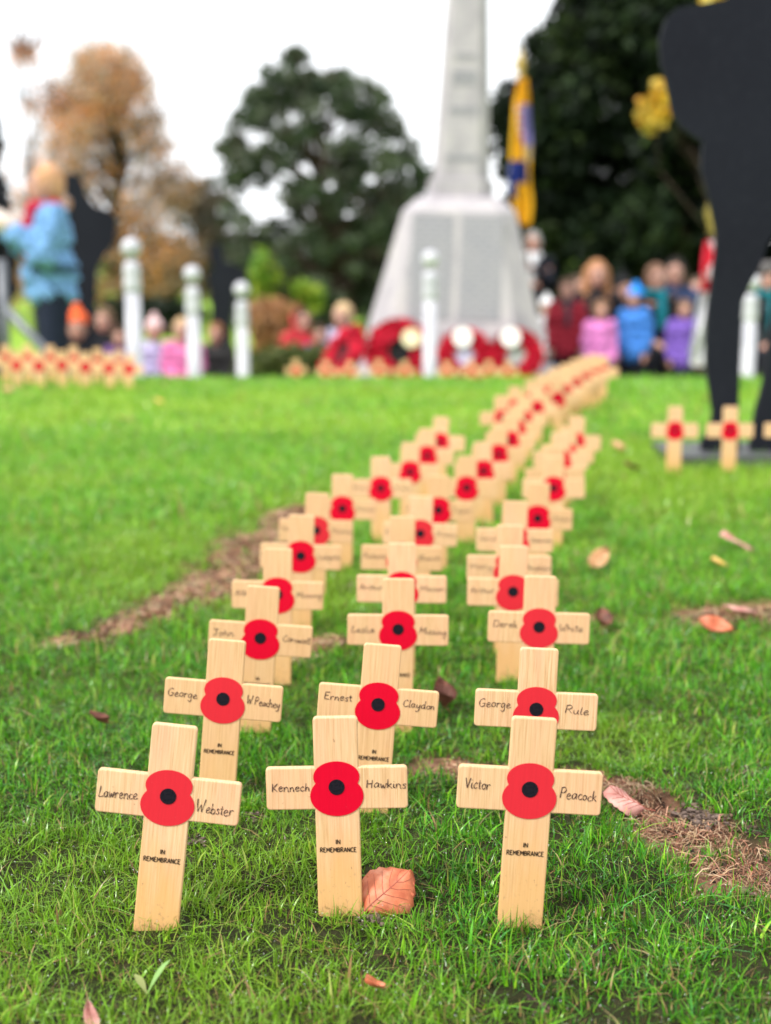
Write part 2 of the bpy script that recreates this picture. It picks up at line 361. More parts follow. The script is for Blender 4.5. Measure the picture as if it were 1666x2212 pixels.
def crumbs(n, seed):
    g = np.random.default_rng(seed); xs, ys = [], []
    for st, share in zip(STRIPS, (.34, .34, .05, .03, .08, .06, .04, .06)):
        m = int(n * share); k = g.integers(0, len(st) - 1, m); t = g.random(m); S = np.array(st); p = S[k] * (1 - t[:, None]) + S[k + 1] * t[:, None]
        an = g.uniform(0, 6.3, m); rad = np.sqrt(g.random(m)) * p[:, 2] * 1.1; xs.append(p[:, 0] + np.cos(an) * rad); ys.append(p[:, 1] + np.sin(an) * rad)
    x, y = np.concatenate(xs), np.concatenate(ys); n = len(x); r_ = (np.minimum(g.gamma(2.0, .0008, n), .0028) + .0006) * np.where(y > 1.5, 1.7, 1)
    jit = g.uniform(.6, 1.4, (n, len(iv), 1)); V = np.stack([x, y, terr(y) + relief(x, y) - .008 * soil_mask(x, y)], 1)[:, None, :] + iv[None] * jit * r_[:, None, None] * np.array([1, 1, .75])
    pal = np.array([(.05, .032, .025), (.09, .06, .045), (.14, .095, .07), (.20, .12, .085), (.03, .02, .016)])
    return V.reshape(-1, 3), (np.arange(n)[:, None, None] * len(iv) + jf[None]).reshape(-1, 3), np.repeat(pal[g.integers(0, 5, n)] * g.uniform(.7, 1.2, (n, 1)), len(iv), 0)
V, F, C = crumbs(4200, 8)
tag(ob('soil_crumbs', big_mesh('soil_crumbs', V, F, None, C, [THATCH])), 'dark crumbs of loose soil scattered over the bare strips', 'soil', kind='stuff')
V, f4, C = fibres(24000, 5)
tag(ob('dry_clippings', big_mesh('dry_clippings', V, None, f4, C, [THATCH])), 'reddish brown dried grass clippings lying on the bare strips', 'clippings', kind='stuff')

# ------------------------------------------------------------------ handwriting: single-stroke letters
GL = {
 'a': (1.0, [[(.74,.82),(.42,1.),(.08,.58),(.16,.08),(.46,.08),(.74,.55),(.78,.98)], [(.78,.98),(.76,.3),(.98,.05)]]),
 'b': (.95, [[(.12,1.9),(.1,.9),(.1,.05)], [(.1,.5),(.42,.95),(.8,.6),(.62,.06),(.12,.1)]]),
 'c': (.85, [[(.74,.85),(.42,1.),(.08,.5),(.36,.02),(.85,.22)]]),
 'd': (1.0, [[(.74,.8),(.42,1.),(.08,.55),(.18,.06),(.5,.1),(.76,.6)], [(.8,1.9),(.77,.9),(.8,.05),(.98,.1)]]),
 'e': (.9, [[(.1,.45),(.5,.55),(.74,.8),(.45,1.02),(.1,.6),(.22,.08),(.55,.03),(.92,.25)]]),
 'g': (.95, [[(.74,.82),(.42,1.),(.08,.55),(.2,.08),(.5,.15),(.74,.6)], [(.76,.98),(.76,.1),(.7,-.6),(.4,-.95),(.08,-.6)]]),
 'h': (.95, [[(.12,1.9),(.1,.9),(.1,.0)], [(.1,.45),(.42,.98),(.72,.72),(.76,.1),(.92,.02)]]),
 'i': (.42, [[(.12,1.),(.1,.3),(.22,.02),(.42,.15)], [(.12,1.42),(.16,1.5)]]),
 'k': (.85, [[(.12,1.9),(.1,.9),(.1,.0)], [(.68,1.),(.35,.62),(.12,.5),(.4,.42),(.8,.0)]]),
 'l': (.42, [[(.14,1.9),(.1,.9),(.14,.12),(.42,.1)]]),
 'm': (1.35, [[(.08,1.),(.1,.0)], [(.1,.5),(.35,.98),(.58,.75),(.6,.05)], [(.6,.5),(.9,1.),(1.12,.72),(1.16,.06),(1.32,.05)]]),
 'n': (.95, [[(.08,1.),(.1,.5),(.1,.0)], [(.1,.5),(.42,.98),(.72,.72),(.76,.1),(.94,.05)]]),
 'o': (.9, [[(.45,1.),(.12,.75),(.12,.25),(.42,.0),(.75,.3),(.72,.78),(.42,1.),(.6,.88),(.92,.9)]]),
 'p': (.95, [[(.1,1.),(.1,0.),(.08,-.9)], [(.1,.6),(.45,1.),(.8,.6),(.6,.05),(.12,.1)]]),
 'r': (.75, [[(.08,1.),(.1,.4),(.1,.0)], [(.1,.5),(.3,.92),(.55,.98),(.74,.85)]]),
 's': (.72, [[(.64,.88),(.36,1.02),(.16,.78),(.5,.48),(.62,.2),(.38,.0),(.06,.12)]]),
 't': (.65, [[(.3,1.6),(.28,.8),(.34,.08),(.62,.12)], [(.0,1.05),(.62,1.12)]]),
 'u': (.98, [[(.1,1.),(.1,.35),(.35,.02),(.65,.3),(.76,1.)], [(.76,1.),(.76,.25),(.96,.04)]]),
 'w': (1.15, [[(.06,1.),(.16,.25),(.32,.02),(.52,.75),(.7,.05),(.92,.35),(1.02,1.),(1.15,.9)]]),
 'y': (.95, [[(.1,1.),(.12,.4),(.35,.1),(.62,.35),(.76,1.)], [(.76,1.),(.74,.1),(.62,-.6),(.34,-.9),(.06,-.62)]]),
 '.': (.4, [[(.12,.02),(.16,.06)]]), ' ': (.5, []),
 'A': (1.3, [[(.05,0.),(.6,1.9)], [(.6,1.9),(1.15,0.)], [(.22,.65),(1.0,.68)]]),
 'B': (1.2, [[(.1,1.9),(.1,0.)], [(.1,1.85),(.8,1.7),(.75,1.1),(.15,1.),(.9,.85),(.95,.2),(.1,.0)]]),
 'C': (1.2, [[(1.05,1.6),(.7,1.9),(.15,1.3),(.12,.5),(.5,.0),(1.15,.3)]]),
 'D': (1.35, [[(.12,1.9),(.12,.0)], [(.0,1.85),(.8,1.75),(1.2,1.),(.85,.15),(.05,.0)]]),
 'E': (1.15, [[(.14,1.9),(.12,.0)], [(.1,1.88),(1.0,1.9)], [(.12,1.),(.8,1.05)], [(.12,.03),(1.05,.0)]]),
 'G': (1.35, [[(1.05,1.65),(.65,1.9),(.12,1.3),(.12,.5),(.5,.0),(1.05,.25),(1.1,.8)], [(.65,.8),(1.25,.82)]]),
 'H': (1.35, [[(.12,1.9),(.15,.0)], [(.15,.95),(1.0,1.0)], [(1.05,1.9),(1.02,.0)]]),
 'J': (1.0, [[(.05,1.88),(1.0,1.9)], [(.6,1.88),(.58,.4),(.35,.0),(.05,.25)]]),
 'K': (1.25, [[(.1,1.9),(.18,.0)], [(1.05,1.9),(.55,1.2),(.2,.9),(.6,.6),(1.15,.0)]]),
 'L': (1.0, [[(.22,2.),(.14,1.),(.06,.2),(.2,.02),(.6,.08),(1.0,.22)]]),
 'M': (1.5, [[(.1,.0),(.18,1.85)], [(.18,1.85),(.7,.6)], [(.7,.6),(1.25,1.9)], [(1.25,1.9),(1.3,.0)]]),
 'I': (.4, [[(.2,1.9),(.2,0.)]]),
 'N': (1.3, [[(.12,0.),(.12,1.9)], [(.12,1.9),(1.05,0.)], [(1.05,0.),(1.05,1.9)]]),
 'P': (1.15, [[(.14,1.9),(.14,.0)], [(.05,1.75),(.6,1.95),(1.0,1.5),(.7,1.0),(.15,.9)]]),
 'R': (1.25, [[(.14,1.9),(.14,.0)], [(.05,1.75),(.6,1.95),(.98,1.5),(.7,1.05),(.2,.95)], [(.4,1.),(1.15,.0)]]),
 'S': (1.1, [[(.95,1.7),(.5,1.95),(.15,1.5),(.5,1.05),(.95,.6),(.6,.0),(.08,.2)]]),
 'T': (1.1, [[(.0,1.88),(1.1,1.9)], [(.55,1.88),(.55,.0)]]),
 'V': (1.25, [[(.05,1.9),(.6,.0)], [(.6,.0),(1.15,1.95)]]),
 'W': (1.75, [[(.05,2.2),(.2,.9),(.42,.0)], [(.42,.0),(.82,1.25)], [(.82,1.25),(1.15,.0)], [(1.15,.0),(1.35,1.1),(1.5,2.2)]]),
}
def catmull(P, n=5):
    if len(P) == 2: return [np.array(P[0]), (np.array(P[0]) + np.array(P[1])) / 2, np.array(P[1])]
    Q = [np.array(P[0])] + [np.array(p) for p in P] + [np.array(P[-1])]; out = []
    for i in range(1, len(Q) - 2):
        a_, b, c, d = Q[i - 1:i + 3]
        for k in range(n):
            t = k / n; out.append(.5 * (2 * b + (c - a_) * t + (2 * a_ - 5 * b + 4 * c - d) * t * t + (3 * b - a_ - 3 * c + d) * t ** 3))
    out.append(Q[-2]); return out
def handwriting(text, x0, x1, z0, xh, slope, yf, pen=.00064, seed=0, jit=1.0, mat=None):
    g = random.Random(sum(map(ord, text)) + seed); adv = 0; strokes = []
    for ch in text:
        wd, ss = GL[ch]; jz = g.uniform(-.08, .08) * jit; js = 1 + g.uniform(-.08, .08) * jit; sk_ = (.06 + g.uniform(-.06, .06)) * jit
        for s in ss: strokes.append([(adv + p[0] * js + p[1] * sk_, p[1] * js + jz) for p in s])
        adv += wd * js + .1
    sx = (x1 - x0) / adv; V, F = [], []
    ca, sa = math.cos(slope), math.sin(slope)
    for s in strokes:
        P = []
        for p in catmull(s):
            u, v = p[0] * sx, p[1] * xh; P.append(np.array([x0 + u * ca + v * sa, z0 - u * sa + v * ca]))
        n0 = len(V)
        for i, p in enumerate(P):
            d = P[min(i + 1, len(P) - 1)] - P[max(i - 1, 0)]; d = d / (np.linalg.norm(d) + 1e-9); nn = np.array([-d[1], d[0]])
            hw = pen * .5 * (1 + jit * (-.1 + .3 * math.sin(i * .6 + n0)))
            for sg in (-1, 1): q = p + nn * hw * sg; V.append((q[0], yf, q[1]))
            if i: F.append((n0 + 2 * i - 2, n0 + 2 * i - 1, n0 + 2 * i + 1, n0 + 2 * i))
    return mesh('handwriting', V, F, [mat or INK])

# ------------------------------------------------------------------ the remembrance cross
TH = .0058; HP = .098                                   # board thickness, height of the poppy's centre above the grass roots
SW, ARM, ZA0, ZA1, ZT = .0163, .052, .0808, .1128, .1505
def cross_mesh():
    def corner(cx_, cz, sx, sz, r=.0028, n=4, flip=False):
        a0 = {(1, 1): 0, (-1, 1): 90, (-1, -1): 180, (1, -1): 270}[(sx, sz)]
        return [(cx_ - sx * r + r * math.cos(R(a0 + 90 * i / n)), cz - sz * r + r * math.sin(R(a0 + 90 * i / n))) for i in range(n + 1)]
    pts = []
    pts += corner(ARM, ZA1, 1, 1) + [(SW, ZA1)] + corner(SW, ZT, 1, 1) + corner(-SW, ZT, -1, 1) + [(-SW, ZA1)]
    pts += corner(-ARM, ZA1, -1, 1) + corner(-ARM, ZA0, -1, -1) + [(-SW, ZA0), (-SW, -.02), (0, -.05), (SW, -.02), (SW, ZA0)] + corner(ARM, ZA0, 1, -1)
    bm = bmesh.new(); vs_ = [bm.verts.new((p[0], -TH / 2, p[1])) for p in pts]; f = bm.faces.new(vs_)
    r = bmesh.ops.extrude_face_region(bm, geom=[f]); nv = [e for e in r['geom'] if isinstance(e, bmesh.types.BMVert)]
    bmesh.ops.translate(bm, verts=nv, vec=(0, TH, 0)); bmesh.ops.recalc_face_normals(bm, faces=bm.faces)
    ed = [e for e in bm.edges if abs(e.verts[0].co.y - e.verts[1].co.y) < 1e-6]
    bmesh.ops.bevel(bm, geom=ed, offset=.0011, segments=3, affect='EDGES', profile=.5)
    return bm_mesh('remembrance_cross', bm, [WOOD])
CROSS = cross_mesh()
YF = -TH / 2
def poppy_mesh(mat):
    V = [(0, 0, 0)]; n = 72
    def hit(cz, rx, rz, c, s):
        A = (c / rx) ** 2 + (s / rz) ** 2; B = -2 * s * cz / rz ** 2; D = (cz / rz) ** 2 - 1
        return (-B + math.sqrt(B * B - 4 * A * D)) / (2 * A)
    V = []; F = []
    for y in (0, -.0005):
        V.append((0, y, HP))
        for i in range(n):
            a_ = 2 * math.pi * i / n; c, s = math.cos(a_), math.sin(a_)
            r = max(hit(.0076, .0170, .0118, c, s), hit(-.0068, .0196, .0153, c, s)); V.append((r * c, y, HP + r * s))
    o2 = n + 1
    for i in range(n):
        j = (i + 1) % n; F.append((o2, o2 + 1 + i, o2 + 1 + j)); F.append((1 + i, 1 + j, o2 + 1 + j, o2 + 1 + i))
    return mesh('poppy', V, F, [mat])
def disc_mesh(r, y0, y1):
    n = 28; V = [(0, y1, HP)] + [(r * math.cos(2 * math.pi * i / n), y, HP + r * math.sin(2 * math.pi * i / n)) for y in (y1, y0) for i in range(n)]
    F = [(0, 1 + i, 1 + (i + 1) % n) for i in range(n)] + [(1 + i, 1 + (i + 1) % n, 1 + n + (i + 1) % n, 1 + n + i) for i in range(n)]
    return mesh('poppy_centre', V, F, [BLACKP])
POP = {'r': poppy_mesh(CRIMSON), 'c': poppy_mesh(CORAL)}; DOT = disc_mesh(.0059, -.0003, -.0009)
def text_mesh():
    V, F = [], []
    for body, x0, x1, z in (('IN', -.0020, .0020, .0545), ('REMEMBRANCE', -.0136, .0136, .0484)):
        m = handwriting(body, x0, x1, z, .00178, 0, YF - .0004, .00058, 0, 0.0, PRINT); n0 = len(V)
        V += [v.co[:] for v in m.vertices]; F += [tuple(n0 + i for i in p.vertices) for p in m.polygons]; bpy.data.meshes.remove(m)
    return mesh('printed_lettering', V, F, [PRINT])
TEXT = text_mesh()

def cross(px, py, colr, label, group, roll=0.0, back=3.0, yaw=0.0, hp=HP, names=None, text=True, Yfix=None):
    """px, py: where the poppy's centre is seen; hp: how high it stands above the ground there."""
    p = on_ground(px, py, hp) if Yfix is None else at_y(px, py, Yfix); r = R(roll)
    o = ob('remembrance_cross', CROSS)
    o.rotation_euler = (R(-back), r, R(yaw)); o.rotation_mode = 'XYZ'
    loc = Vector((p[0], p[1], p[2])) - o.rotation_euler.to_matrix() @ Vector((0, 0, HP)); o.location = loc
    tag(o, label, 'cross', group)
    q = ob('poppy', POP[colr], o); q.location = (0, YF - .00005, 0)
    d = ob('poppy_centre', DOT, q)
    if names:
        for nm in names: ob('handwriting', handwriting(*nm, YF - .0004), o)
    if text: ob('printed_lettering', TEXT, o)
    return o
LX, RX = (-.0485, -.0205), (.0215, .0505)
def nm(l, r, xh=.0033, ls=0, rs=0, lz=-.002, rz=-.003, lx=LX, rx=RX):
    out = []
    if l: out.append((l, lx[0], lx[1], HP + lz, xh, R(ls)))
    if r: out.append((r, rx[0], rx[1], HP + rz, xh, R(rs)))
    return out
ORD = 'first second third fourth fifth sixth seventh eighth ninth tenth eleventh twelfth thirteenth fourteenth fifteenth sixteenth seventeenth eighteenth'.split()
PN = {'r': 'crimson', 'c': 'coral red'}
G_ = 'wooden poppy crosses planted in three files'
FILES = {
 'left': [
  (365, 1717, 'c', 6.3, 4, 0, HP, nm('Lawrence', 'Webster', .0042, -1, 2, -.0055, -.0090, (-.0500, -.0215), (.0205, .0480))),
  (483, 1508, 'c', 4.6, 4, 0, HP, nm('George', 'W.Peachey', .0036, 3, 4, -.0005, -.0022, (-.049, -.0225), (.0205, .0505))),
  (563, 1377, 'r', 4.2, 3, 0, .103, nm('John', 'Cornwall', .0034, 0, 3, .0, -.0015, (-.0475, -.026), (.0225, .0505))),
  (600, 1283, 'r', 1.0, 4, 0, .103, nm('Albert', 'Missing', .0033)),
  (650, 1200, 'r', 2.2, 3, 0, .102, nm('Robert', 'Ludgate', .0033)),
  (683, 1145, 'c', 2.6, 4, 4, .100, nm('Henry', 'Thorne', .0033)),
  (740, 1098, 'r', .5, 3, 0, HP, nm('Harold', 'Haines', .0033)),
  (823, 1054, 'r', -.5, 3, -3, HP, nm('Alan', 'Ross', .0033)),
  (886, 1019, 'r', 1.5, 5, 3, HP, None), (923, 984, 'r', .8, 3, 0, HP, None), (951, 955, 'r', 2.6, 4, -4, HP, None)],
 'middle': [
  (728, 1697, 'r', -1.4, 3, 0, HP, nm('Kennech', 'Hawkins', .0034, 0, 2, -.0028, -.0006, (-.0480, -.0195), (.0215, .0512))),
  (817, 1520, 'r', 4.6, 4, 0, .100, nm('Ernest', 'Claydon', .0034, 1, 2, .0012, .0000, (-.0470, -.0225), (.0215, .0490))),
  (860, 1358, 'r', .9, 3, 0, .104, nm('Leslie', 'Missing', .0036, 1, 4, -.0035, -.0040, (-.0480, -.0235), (.0215, .0500))),
  (868, 1270, 'r', .6, 4, 0, .102, nm('Arthur', 'Mason', .0034)),
  (868, 1203, 'r', 1.2, 3, 0, .100, nm('Richard', 'Beck', .0033)),
  (908, 1152, 'c', 2.2, 4, 0, HP, nm('Edward', 'Ross', .0033)),
  (947, 1101, 'r', 2.0, 3, 0, HP, nm('Alan', 'Taylor', .0033)),
  (1008, 1053, 'r', .6, 3, 0, HP, None), (1044, 1017, 'r', -1.2, 4, 4, HP, None), (1077, 981, 'r', 1.0, 3, 0, HP, None),
  (1103, 951, 'r', 2.0, 3, -3, HP, None), (1118, 925, 'r', -1.0, 4, 0, HP, None)],
 'right': [
  (1144, 1702, 'c', 3.2, 3, 0, .104, nm('Victor', 'Peacock', .0040, 3, 3, -.0015, -.0050, (-.0470, -.0285), (.0215, .0485))),
  (1158, 1530, 'c', 2.4, 3, 0, .102, nm('George', 'Rule', .0037, 1, 3, .0005, -.0020, (-.0490, -.0215), (.0240, .0450))),
  (1164, 1353, 'c', 1.4, 3, 0, .107, nm('Derek', 'White', .0038, 1, 1, -.0010, -.0035, (-.0470, -.0215), (.0205, .0450))),
  (1108, 1277, 'c', .9, 4, 0, .103, nm('Arthur', 'Mason', .0034)),
  (1100, 1225, 'c', .8, 3, 0, .103, nm('Mary', 'Andrew', .0034)),
  (1112, 1165, 'c', 1.0, 4, 0, .100, nm('Sarah', 'Shearman', .0033)),
  (1161, 1119, 'r', 1.6, 3, 0, HP, nm('Henry', 'Allen', .0033)),
  (1196, 1054, 'r', .4, 4, 0, HP, None), (1199, 1029, 'r', -.8, 3, 3, HP, None), (1212, 993, 'r', 1.8, 3, 0, HP, None),
  (1226, 979, 'r', 2.2, 4, -4, HP, None), (1244, 954, 'r', 2.8, 3, 0, HP, None)]}
for fname, rows in FILES.items():
    for i, (px, py, c, roll, back, yaw, hp, names) in enumerate(rows):
        place = {0: 'at the very front of', len(rows) - 1: 'last and farthest in'}.get(i)
        if place: lab = f'wooden cross with {PN[c]} poppy, {place} the {fname} file'
        else: lab = f'wooden cross with {PN[c]} poppy, {ORD[i]} from the front in the {fname} file'
        cross(px, py, c, lab, G_, roll, back, yaw + random.uniform(-1.5, 1.5), hp, names, i < 5)
# the far end of the middle file bends away to the right in a dense double line
FAR = [(1084, 902), (1134, 905), (1112, 880), (1148, 863), (1160, 882), (1172, 850), (1188, 845), (1205, 862), (1200, 833), (1222, 845), (1222, 823), (1244, 830), (1243, 812), (1264, 818), (1262, 804), (1284, 810), (1281, 799), (1302, 803)]
for i, (px, py) in enumerate(FAR):
    cross(px, py, 'r' if i % 3 else 'c', f'wooden poppy cross, {ORD[i]} from the near end of the far crowded bend', 'crosses in the far bend of the middle file', random.uniform(-3, 3), 4, random.uniform(-8, 8), HP, None, False)
for i, (px, py) in enumerate([(1458, 929), (1577, 929), (1702, 929), (1830, 930)]):
    if i < 3:
        cross(px, py, 'r', ['lone wooden poppy cross on the grass just left of the big silhouette foot', 'wooden poppy cross standing in front of the big silhouette leg', 'wooden poppy cross half cut off at the frame edge by the silhouette'][i], 'crosses before the big soldier silhouette', random.uniform(-1, 1), 2, 0, HP, None, False)
LF = [(-22, 780), (12, 775), (36, 788), (60, 774), (84, 790), (110, 776), (134, 788), (160, 777), (185, 792), (210, 782), (236, 794), (258, 786), (280, 796)]
for i, (px, py) in enumerate(LF):
    cross(px, py, 'c' if i % 4 else 'r', 'small wooden poppy cross cut by the frame edge near the metal barrier' if i == 0 else f'small wooden poppy cross, {ORD[i - 1]} from the picture edge in the row below the blue coat', 'crosses in the row below the blue coat', random.uniform(-4, 4), 3, random.uniform(-10, 10), .068, None, False, 5.15 + .25 * (i % 2))
BK = [640, 705, 757, 818, 874, 966, 1017, 1056, 1098]
for i, px in enumerate(BK):
    cross(px, 800 + (i % 3) * 2, 'c', f'little wooden poppy cross, {ORD[i]} along the row at the foot of the wreaths', 'crosses at the foot of the wreaths', random.uniform(-3, 3), 3, 0, HP, None, False, 7.0)

# ------------------------------------------------------------------ fallen leaves
def m_leaf(name, c0, c1, c2):
    a = NT(name, .55, .3); f = a.noise(a.coords(), 60, 4); g = a.noise(a.coords(), 500, 3)
    b = a.ramp(f, [(.3, c0), (.5, c1), (.72, c2)]); a.base(a.mix(a.ramp(g, [(.5, 0.0), (.8, .3)]), b, tuple(x * .4 for x in c0))); a.bump(g, .3, .0006)
    return a.m
LM = {'orange': m_leaf('orange_leaf', (.34, .07, .03), (.55, .16, .075), (.66, .29, .18)), 'pink': m_leaf('pink_leaf', (.34, .13, .11), (.52, .25, .21), (.62, .36, .30)),
      'brown': m_leaf('brown_leaf', (.06, .02, .014), (.14, .05, .032), (.26, .10, .065)), 'yellow': m_leaf('yellow_leaf', (.5, .3, .06), (.66, .44, .10), (.72, .5, .2)),
      'tan': m_leaf('tan_leaf', (.42, .2, .09), (.6, .34, .17), (.7, .45, .27))}
VEIN = NT('leaf_vein', .6, .3).base((.30, .08, .05)).m
def leaf_pts(L, W, curl, wave, seed, nu=15, nv=9):
    g = random.Random(seed); V = []; phz = g.uniform(0, 6)
    for i in range(nu):
        t = i / (nu - 1); half = W * .5 * (math.sin(math.pi * t ** .8) ** .75 if 0 < t < 1 else 0.0) + .0003
        half *= 1 + .06 * math.sin(t * 40 + phz)
        for j in range(nv):
            s = (j / (nv - 1)) * 2 - 1; x = s * half; y = (t - .5) * L + abs(s) * L * .03
            z = curl * (s * s) * W * .5 + wave * math.sin(t * 5 + s * 2 + phz) * .25 * W + .04 * W * math.cos((t * 7 - abs(s) * 1.8) * 2 * math.pi) * abs(s) * .35 + curl * .4 * (t - .5) ** 2 * L
            V.append((x, y, z))
    return V, nu, nv
def fallen_leaf(px, py, L, W, mat, label, rot, curl=.3, wave=.2, seed=1, lift=.012, quat=None):
    V, nu, nv = leaf_pts(L, W, curl, wave, seed)
    F = [(i * nv + j, i * nv + j + 1, (i + 1) * nv + j + 1, (i + 1) * nv + j) for i in range(nu - 1) for j in range(nv - 1)]
    n = len(V); V2 = V + [(x, y, z - .00035) for x, y, z in V]; F2 = F + [tuple(n + k for k in reversed(f)) for f in F]
    rim = [j for j in range(nv)] + [i * nv + nv - 1 for i in range(1, nu)] + [(nu - 1) * nv + j for j in range(nv - 2, -1, -1)] + [i * nv for i in range(nu - 2, 0, -1)]
    F2 += [(rim[k], n + rim[k], n + rim[(k + 1) % len(rim)], rim[(k + 1) % len(rim)]) for k in range(len(rim))]
    o = ob('fallen_leaf', mesh('fallen_leaf', V2, F2, [LM[mat]], True)); p = on_ground(px, py, lift); o.location = p; o.rotation_euler = quat.to_euler() if quat else tuple(R(a_) for a_ in rot)
    tag(o, label, 'leaf', 'fallen leaves on the grass')
    c = nv // 2; VV_, FF = [], []
    def vein(P, w0):
        n0 = len(VV_)
        for k, q in enumerate(P):
            ww = w0 * (1 - .7 * k / max(1, len(P) - 1)); q = Vector(q); d = (Vector(P[min(k + 1, len(P) - 1)]) - Vector(P[max(k - 1, 0)])).normalized(); s_ = d.cross(Vector((0, 0, 1))).normalized() * ww
            VV_.extend([tuple(q - s_ + Vector((0, 0, .00012))), tuple(q + Vector((0, 0, .0005))), tuple(q + s_ + Vector((0, 0, .00012)))])
            if k: b = n0 + 3 * k; FF.extend([(b - 3, b - 2, b + 1, b), (b - 2, b - 1, b + 2, b + 1)])
    mid = [V[i * nv + c] for i in range(nu)]; st = [(mid[0][0] + .002, mid[0][1] - L * .22, mid[0][2] + .003), (mid[0][0] + .001, mid[0][1] - L * .1, mid[0][2] + .001)]
    vein(st + mid, L * .014)
    for i in range(2, nu - 3, 2):
        for sgn in (-1, 1): vein([V[min(nu - 1, i + k // 1) * nv + c + sgn * k] for k in range(0, c)], L * .006)
    ob('leaf_veins', mesh('leaf_veins', VV_, FF, [VEIN], True), o)
    return o
LF0 = fallen_leaf(826, 1950, .046, .044, 'orange', 'large orange pink leaf standing up behind the front middle cross', None, -.5, .22, 3, .015, (Matrix.Rotation(R(62), 4, 'X') @ Matrix.Rotation(R(-48), 4, 'Z') @ Matrix.Rotation(R(-14), 4, 'Y')).to_quaternion())
LF0.location += Vector((.003, .016, .002))
fallen_leaf(1356, 1722, .036, .034, 'pink', 'faded pink leaf lying on bare soil beside the front right cross', (34, -10, 70), -.4, .3, 4, .016)
fallen_leaf(948, 1502, .034, .026, 'brown', 'dark curled brown leaf beside the second cross of the middle file', (40, 20, 40), .9, .5, 5, .012)
fallen_leaf(1297, 1208, .04, .030, 'tan', 'pale tan leaf standing on edge in the lawn beside the right file', (55, 30, -50), .5, .3, 6, .018)
fallen_leaf(1598, 1166, .060, .034, 'pink', 'mauve pink leaf lying on the lawn near the picture edge', (32, 8, 76), -.4, .3, 7, .022)
fallen_leaf(1552, 1218, .034, .028, 'yellow', 'small yellow leaf on the lawn below the mauve pink one', (10, 15, 30), .3, .2, 8, .016)
fallen_leaf(1545, 1358, .045, .03, 'orange', 'orange leaf on the bare brown strip near the picture edge', (15, -20, 75), .5, .3, 9, .014)
fallen_leaf(1600, 1325, .045, .03, 'pink', 'dull pink leaf just behind the orange one on the brown strip', (8, 10, 60), .4, .2, 10, .014)
fallen_leaf(1300, 1340, .03, .025, 'brown', 'brown leaf beside the third cross of the right file', (30, 10, 10), .6, .3, 11, .012)
fallen_leaf(1333, 966, .045, .035, 'tan', 'tan leaf on the lawn between the right file and silhouette', (20, 10, 20), .4, .2, 12, .018)
fallen_leaf(1366, 1010, .04, .03, 'brown', 'russet leaf on the lawn below the tan one near the silhouette', (20, 10, 70), .4, .2, 13, .018)
fallen_leaf(343, 868, .04, .036, 'yellow', 'yellow leaf out on the empty lawn below the white posts', (12, 10, 40), .3, .2, 14, .020)
fallen_leaf(270, 906, .04, .03, 'tan', 'pale leaf on the empty lawn, nearer than the yellow one', (12, 10, 90), .3, .2, 15, .020)
fallen_leaf(15, 842, .045, .035, 'tan', 'pale leaf on the lawn edge below the row of small crosses', (12, 10, 0), .3, .2, 16, .022)
fallen_leaf(212, 1554, .022, .015, 'brown', 'tiny dark red leaf in the grass left of the second cross', (20, 10, 80), .7, .3, 19, .014)
fallen_leaf(196, 2200, .022, .009, 'pink', 'slim pink leaf in the grass at the bottom picture edge', (30, 10, 30), .4, .2, 20, .012)
fallen_leaf(808, 2130, .014, .010, 'orange', 'scrap of orange leaf in the grass below the front crosses', (20, 10, 80), .7, .3, 21, .010)

# soil crumbs thrown up by worms
def m_soil():
    a = NT('damp_soil', .9, .2); f = a.noise(a.coords(), 350, 5); a.base(a.ramp(f, [(.3, (.05, .035, .028)), (.55, (.15, .105, .085)), (.8, (.30, .22, .18))])); a.bump(f, .8, .002); return a.m
SOIL = m_soil()
def clod(px, py, r, label, seed, n=60, flat=.7):
    g = random.Random(seed); bm = bmesh.new()
    for i in range(n):
        s = r * g.choice((.06, .09, .12, .16, .2)); q = bmesh.ops.create_icosphere(bm, subdivisions=1, radius=s)['verts']
        c = Vector((g.gauss(0, r * .62), g.gauss(0, r * .5), 0)); c.z = max(0, g.gauss(.25, .2)) * r * math.exp(-(c.x ** 2 + c.y ** 2) / (r * r))
        for v in q: v.co = Vector((v.co.x, v.co.y, v.co.z * flat)) * g.uniform(.5, 1.6) + c
    o = ob('worm_cast', bm_mesh('worm_cast', bm, [SOIL], False)); p = on_ground(px, py, .001); o.location = p; tag(o, label, 'soil', 'crumbs of soil in the lawn')
clod(1508, 1772, .016, 'dark crumbly soil heap on the bare strip beside the front right cross', 1, 110)
clod(548, 1766, .010, 'small soil crumb in the grass between front left and middle crosses', 2)
clod(420, 1818, .008, 'dark soil crumb beside the printed words of the front left cross', 6)
clod(800, 1992, .010, 'black soil crumb at the foot of the front middle cross', 7)
clod(1612, 1672, .010, 'pale soil crumb in the lawn above the bare strip at the edge', 8)

